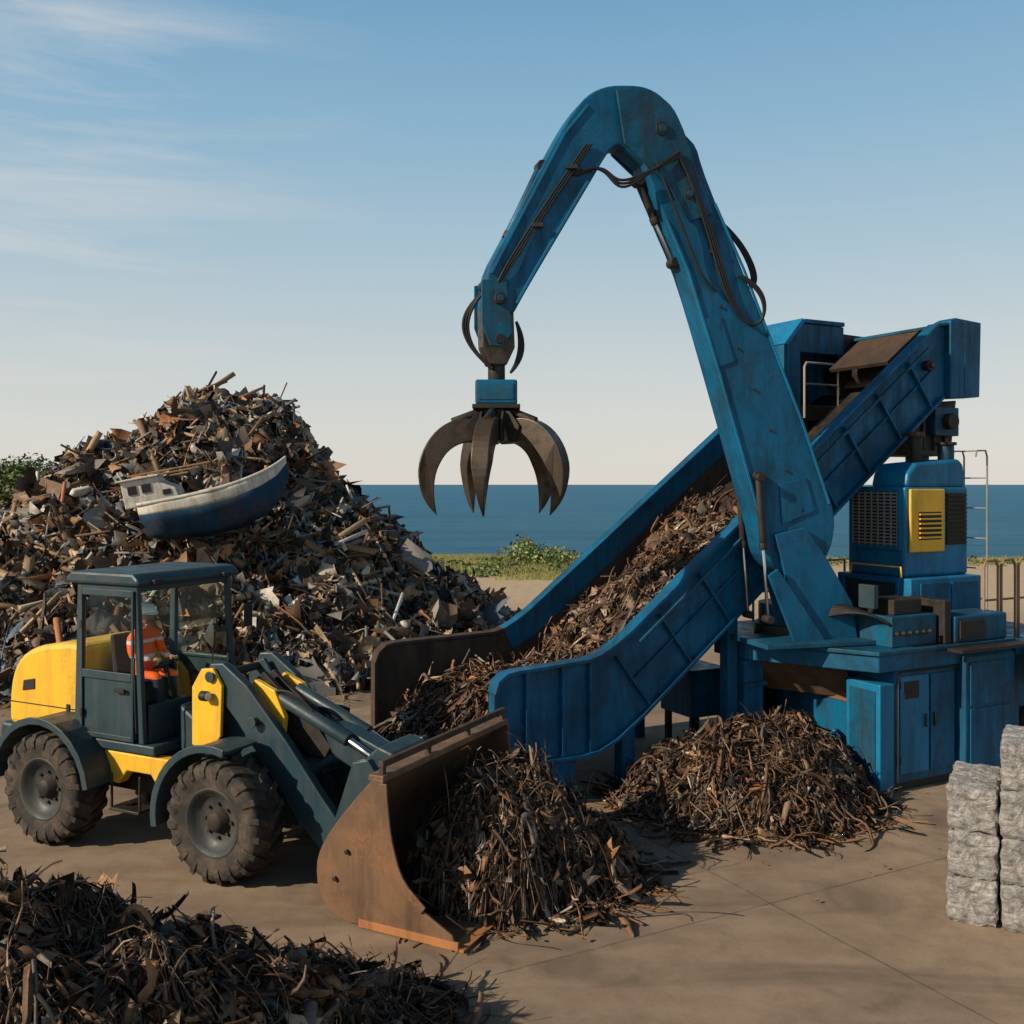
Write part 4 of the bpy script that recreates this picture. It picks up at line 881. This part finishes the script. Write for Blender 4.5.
def sph(name,loc,sc,mat,par):
    bm=bmesh.new(); bmesh.ops.create_uvsphere(bm,u_segments=16,v_segments=10,radius=1); bmesh.ops.scale(bm,vec=sc,verts=bm.verts)
    me=bpy.data.meshes.new(name); bm.to_mesh(me); bm.free()
    for p in me.polygons: p.use_smooth=True
    me.materials.append(mat); o=bpy.data.objects.new(name,me); COL.objects.link(o); o.parent=par; o.location=loc; return o
for s in (-1,1):
    sph('eye',(.092,s*.032,.01),(.012,.014,.009),WHITE,hd); sph('pupil',(.102,s*.032,.01),(.004,.006,.006),BLACK,hd); sph('ear',(-.005,s*.083,-.005),(.022,.01,.032),SKIN,hd)
sph('mouth',(.094,0,-.06),(.010,.025,.006),LIPS,hd); sph('hair',(-.03,0,.0),(.085,.084,.085),HAIR,hd)
bm=bmesh.new(); bmesh.ops.create_uvsphere(bm,u_segments=28,v_segments=18,radius=1)
bmesh.ops.delete(bm,geom=[v for v in bm.verts if v.co.z<-.05],context='VERTS')
for v in bm.verts: v.co=(v.co.x*.140,v.co.y*.118,v.co.z*.12)
me=bpy.data.meshes.new('hard_hat'); bm.to_mesh(me); bm.free()
for p in me.polygons: p.use_smooth=True
me.materials.append(HAT); h_=bpy.data.objects.new('hard_hat',me); COL.objects.link(h_); h_.parent=hd; h_.location=(0,0,.045)
brim=[(.158*math.cos(a)+(.045 if math.cos(a)>0 else 0)*math.cos(a),.122*math.sin(a)) for a in np.linspace(0,2*math.pi,29)[:-1]]
prismz('hat_brim',brim,.036,.046,HAT,hd,.003)

# ------------------------------------------------------------ tangled scrap piles
def hb(x,y):
    c,s=math.cos(math.radians(HD)),math.sin(math.radians(HD))
    def lobe(cx,cy,ru,rv,h,p):
        dx,dy=x-cx,y-cy; u=dx*c+dy*s; v=-dx*s+dy*c
        return h*np.clip(1-(np.abs(u)/ru)**2-(np.abs(v)/rv)**2.4,0,1)**p
    return np.maximum(lobe(-.08,11.38,1.0,1.3,1.10,.65),lobe(.58,11.4,.85,.9,.66,.9))*(1+.16*np.sin(x*5.3+1)*np.sin(y*4.4))
def sb(n,rng):
    a=disc(-.06,11.36,.93,1.22,math.radians(HD))(n,rng); b=disc(.58,11.4,.80,.85,math.radians(HD))(n,rng); k=rng.random(n)<.62
    return np.where(k[:,None],a,b)
joinparent('bucket_scrap',[mound('core',hb,-1.6,2.2,9.4,13,.08,SCRAP,sink=.12),
 ribbons('strips',2100,hb,sb,PAL_RUST,41,L=(.3,.9),W=(.03,.13),off=(-.15,.05),amp=(0,.18),segs=11,curl=.55),
 ribbons('thin_strips',1000,hb,sb,PAL_RUST,45,L=(.35,.9),W=(.012,.03),off=(-.1,.07),amp=(0,.2),segs=11,th=.4,curl=.55),
 ribbons('loose_wires',130,hb,sb,PAL_RUST,44,L=(.5,1.1),W=(.014,.035),off=(-.05,.12),amp=(.1,.35),segs=12,th=.4,tiltv=.6,curl=.6),
 sheets('flakes',1100,hb,sb,PAL_RUST,42,size=(.05,.34),off=(-.05,.07),mat=SCRAP,crum=.4,align=.7,aspect=(.15,.6))])
def hm(x,y):
    r2=((x-3.35)/1.85)**2+((y-14.2)/1.55)**2; r2b=((x-4.3)/1.0)**2+((y-15.0)/1.2)**2
    return np.maximum(.92*np.clip(1-r2,0,1)**1.0,.85*np.clip(1-r2b,0,1))*(1+.16*np.sin(x*4.2)*np.sin(y*3.6))
sm_=disc(3.3,14.2,1.75,1.5)
joinparent('scrap_pile',[mound('core',hm,1.2,5.6,12.3,16.4,.1,SCRAP,sink=.1),
 ribbons('strips',2300,hm,sm_,PAL_RUST,51,L=(.35,1.0),W=(.03,.12),off=(-.1,.06),amp=(0,.16),segs=11,curl=.55),
 ribbons('thin_strips',1200,hm,sm_,PAL_RUST,55,L=(.4,.9),W=(.012,.03),off=(-.1,.07),amp=(0,.2),segs=10,th=.4,curl=.55),
 ribbons('loose_wires',120,hm,sm_,PAL_RUST,54,L=(.5,1.0),W=(.012,.03),off=(-.05,.1),amp=(.05,.25),segs=12,th=.4,curl=.6),
 sheets('flakes',1200,hm,disc(3.3,14.2,1.85,1.6),PAL_RUST,52,size=(.05,.30),off=(-.05,.05),mat=SCRAP,crum=.4,align=.7,aspect=(.15,.6))])
def hf_(x,y):
    top=np.interp(x,[-7,-4.6,-3.7,-3.1,-2.75,-2.45,-1.95,-1.4,-1.05,-.7,-.5],[2.05,1.95,1.64,1.60,1.34,1.30,1.0,.70,.40,.08,0])
    cy=6.6+np.clip((x+2.5)*.45,0,1.0); r=np.abs(y-cy)/1.7
    return top*np.clip(1-r**2,0,1)**.8*(1+.13*np.sin(x*5)*np.sin(y*6))
def sf(n,rng):
    x=rng.uniform(-5.6,-.75,n); cy=6.6+np.clip((x+2.5)*.45,0,1.0); return np.stack([x,cy+rng.uniform(-1.2,1.5,n)],1)
joinparent('scrap_pile',[mound('core',hf_,-7,.2,4.2,9.6,.08,SCRAP,sink=.1),
 ribbons('strips',4000,hf_,sf,PAL_RUST,61,L=(.35,1.1),W=(.022,.12),off=(-.1,.05),amp=(0,.16),segs=14,curl=.5),
 ribbons('thin_strips',2100,hf_,sf,PAL_RUST,65,L=(.4,1.1),W=(.008,.024),off=(-.08,.07),amp=(0,.2),segs=14,th=.4,curl=.5),
 ribbons('loose_wires',260,hf_,sf,PAL_RUST,64,L=(.5,1.1),W=(.01,.022),off=(-.02,.08),amp=(.05,.25),segs=14,th=.4,curl=.55),
 sheets('flakes',2400,hf_,sf,PAL_RUST,62,size=(.04,.36),off=(-.06,.07),mat=SCRAP,crum=.4,align=.7,aspect=(.15,.6))])
zero=lambda x,y:x*0
def sd_(n,rng):
    c=np.array([(3.3,14,2.4,2.0),(.6,11.2,1.1,1.2),(-2.5,8.2,2.0,.9),(-6,20.6,5,1.2),(0,23,3,2)]); k=rng.integers(0,len(c),n); q=c[k]
    return q[:,:2]+rng.normal(0,.5,(n,2))*q[:,2:]
joinparent('ground_debris',[sheets('chips',1900,zero,sd_,PAL_RUST,71,size=(.012,.08),off=(-.05,-.03),mat=SCRAP,align=6)])

# ------------------------------------------------------------ metal bales
def balemat():
    m,nt,b=newmat('compressed_metal')
    n1=noise(nt,6,10,.75,dist=1.4); n2=noise(nt,35,6,.7); n4=noise(nt,5,6,.7,mapscale=(1,1,3.2),dist=.8)
    tc=N(nt,'ShaderNodeTexCoord'); vo=N(nt,'ShaderNodeTexVoronoi'); vo.inputs['Scale'].default_value=11; nt.links.new(tc.outputs['Object'],vo.inputs['Vector'])
    c=mix(nt,ramp(nt,n1,[(.35,0.),(.62,1.)]),(.22,.21,.20),(.64,.61,.57)); c=mix(nt,ramp(nt,n4,[(.50,0.),(.68,.75)]),c,(.16,.145,.13)); c=mix(nt,ramp(nt,n2,[(.52,0.),(.8,.6)]),c,(.08,.072,.065))
    nt.links.new(c,b.inputs['Base Color']); b.inputs['Metallic'].default_value=.15; b.inputs['Roughness'].default_value=.5
    ad=N(nt,'ShaderNodeMath',operation='ADD'); nt.links.new(n1,ad.inputs[0]); nt.links.new(n4,ad.inputs[1]); ad2=N(nt,'ShaderNodeMath',operation='MULTIPLY_ADD'); nt.links.new(vo.outputs['Distance'],ad2.inputs[0]); ad2.inputs[1].default_value=.5; nt.links.new(ad.outputs[0],ad2.inputs[2]); bump(nt,b,ad2.outputs[0],.9,.07); return m
BALE=balemat()
def bale(x0,y0,z0,w_,d_,h_,rz,seed):
    bm=bmesh.new(); bmesh.ops.create_cube(bm,size=1); bmesh.ops.subdivide_edges(bm,edges=bm.edges,cuts=16,use_grid_fill=True)
    for v in bm.verts:
        p=Vector(v.co); q=Vector((p.x*w_,p.y*d_,p.z*h_)); n_=p.normalized()
        d1=mnoise.noise(q*6+Vector((seed*3,0,0)))*.026+mnoise.noise(q*18+Vector((0,seed*5,0)))*.022
        e=sorted([abs(p.x),abs(p.y),abs(p.z)])[1]; rnd=.022*max(0,(e-.42)/.08)
        v.co=q+n_*(d1-rnd)
    me=bpy.data.meshes.new('metal_bale'); bm.to_mesh(me); bm.free(); me.materials.append(BALE)
    o=bpy.data.objects.new('metal_bale',me); COL.objects.link(o); o.location=(x0,y0,z0+h_/2); o.rotation_euler=(0,0,math.radians(rz))
random.seed(3); k=0
av=Vector((.88,-.475)); bv_=Vector((.475,.88)); P0=Vector((4.48,10.30))
for ci,lay_n in ((0,3),(1,4),(2,4)):
    for di in (0,1):
        for lay in range(lay_n):
            p=P0+av*(.24+.497*ci+random.uniform(-.008,.008))+bv_*(.25+.51*di+random.uniform(-.015,.015))
            bale(p.x,p.y,lay*.470,.475,.49,.465,-28.4+random.uniform(-1.5,1.5),k); k+=1
print('done')
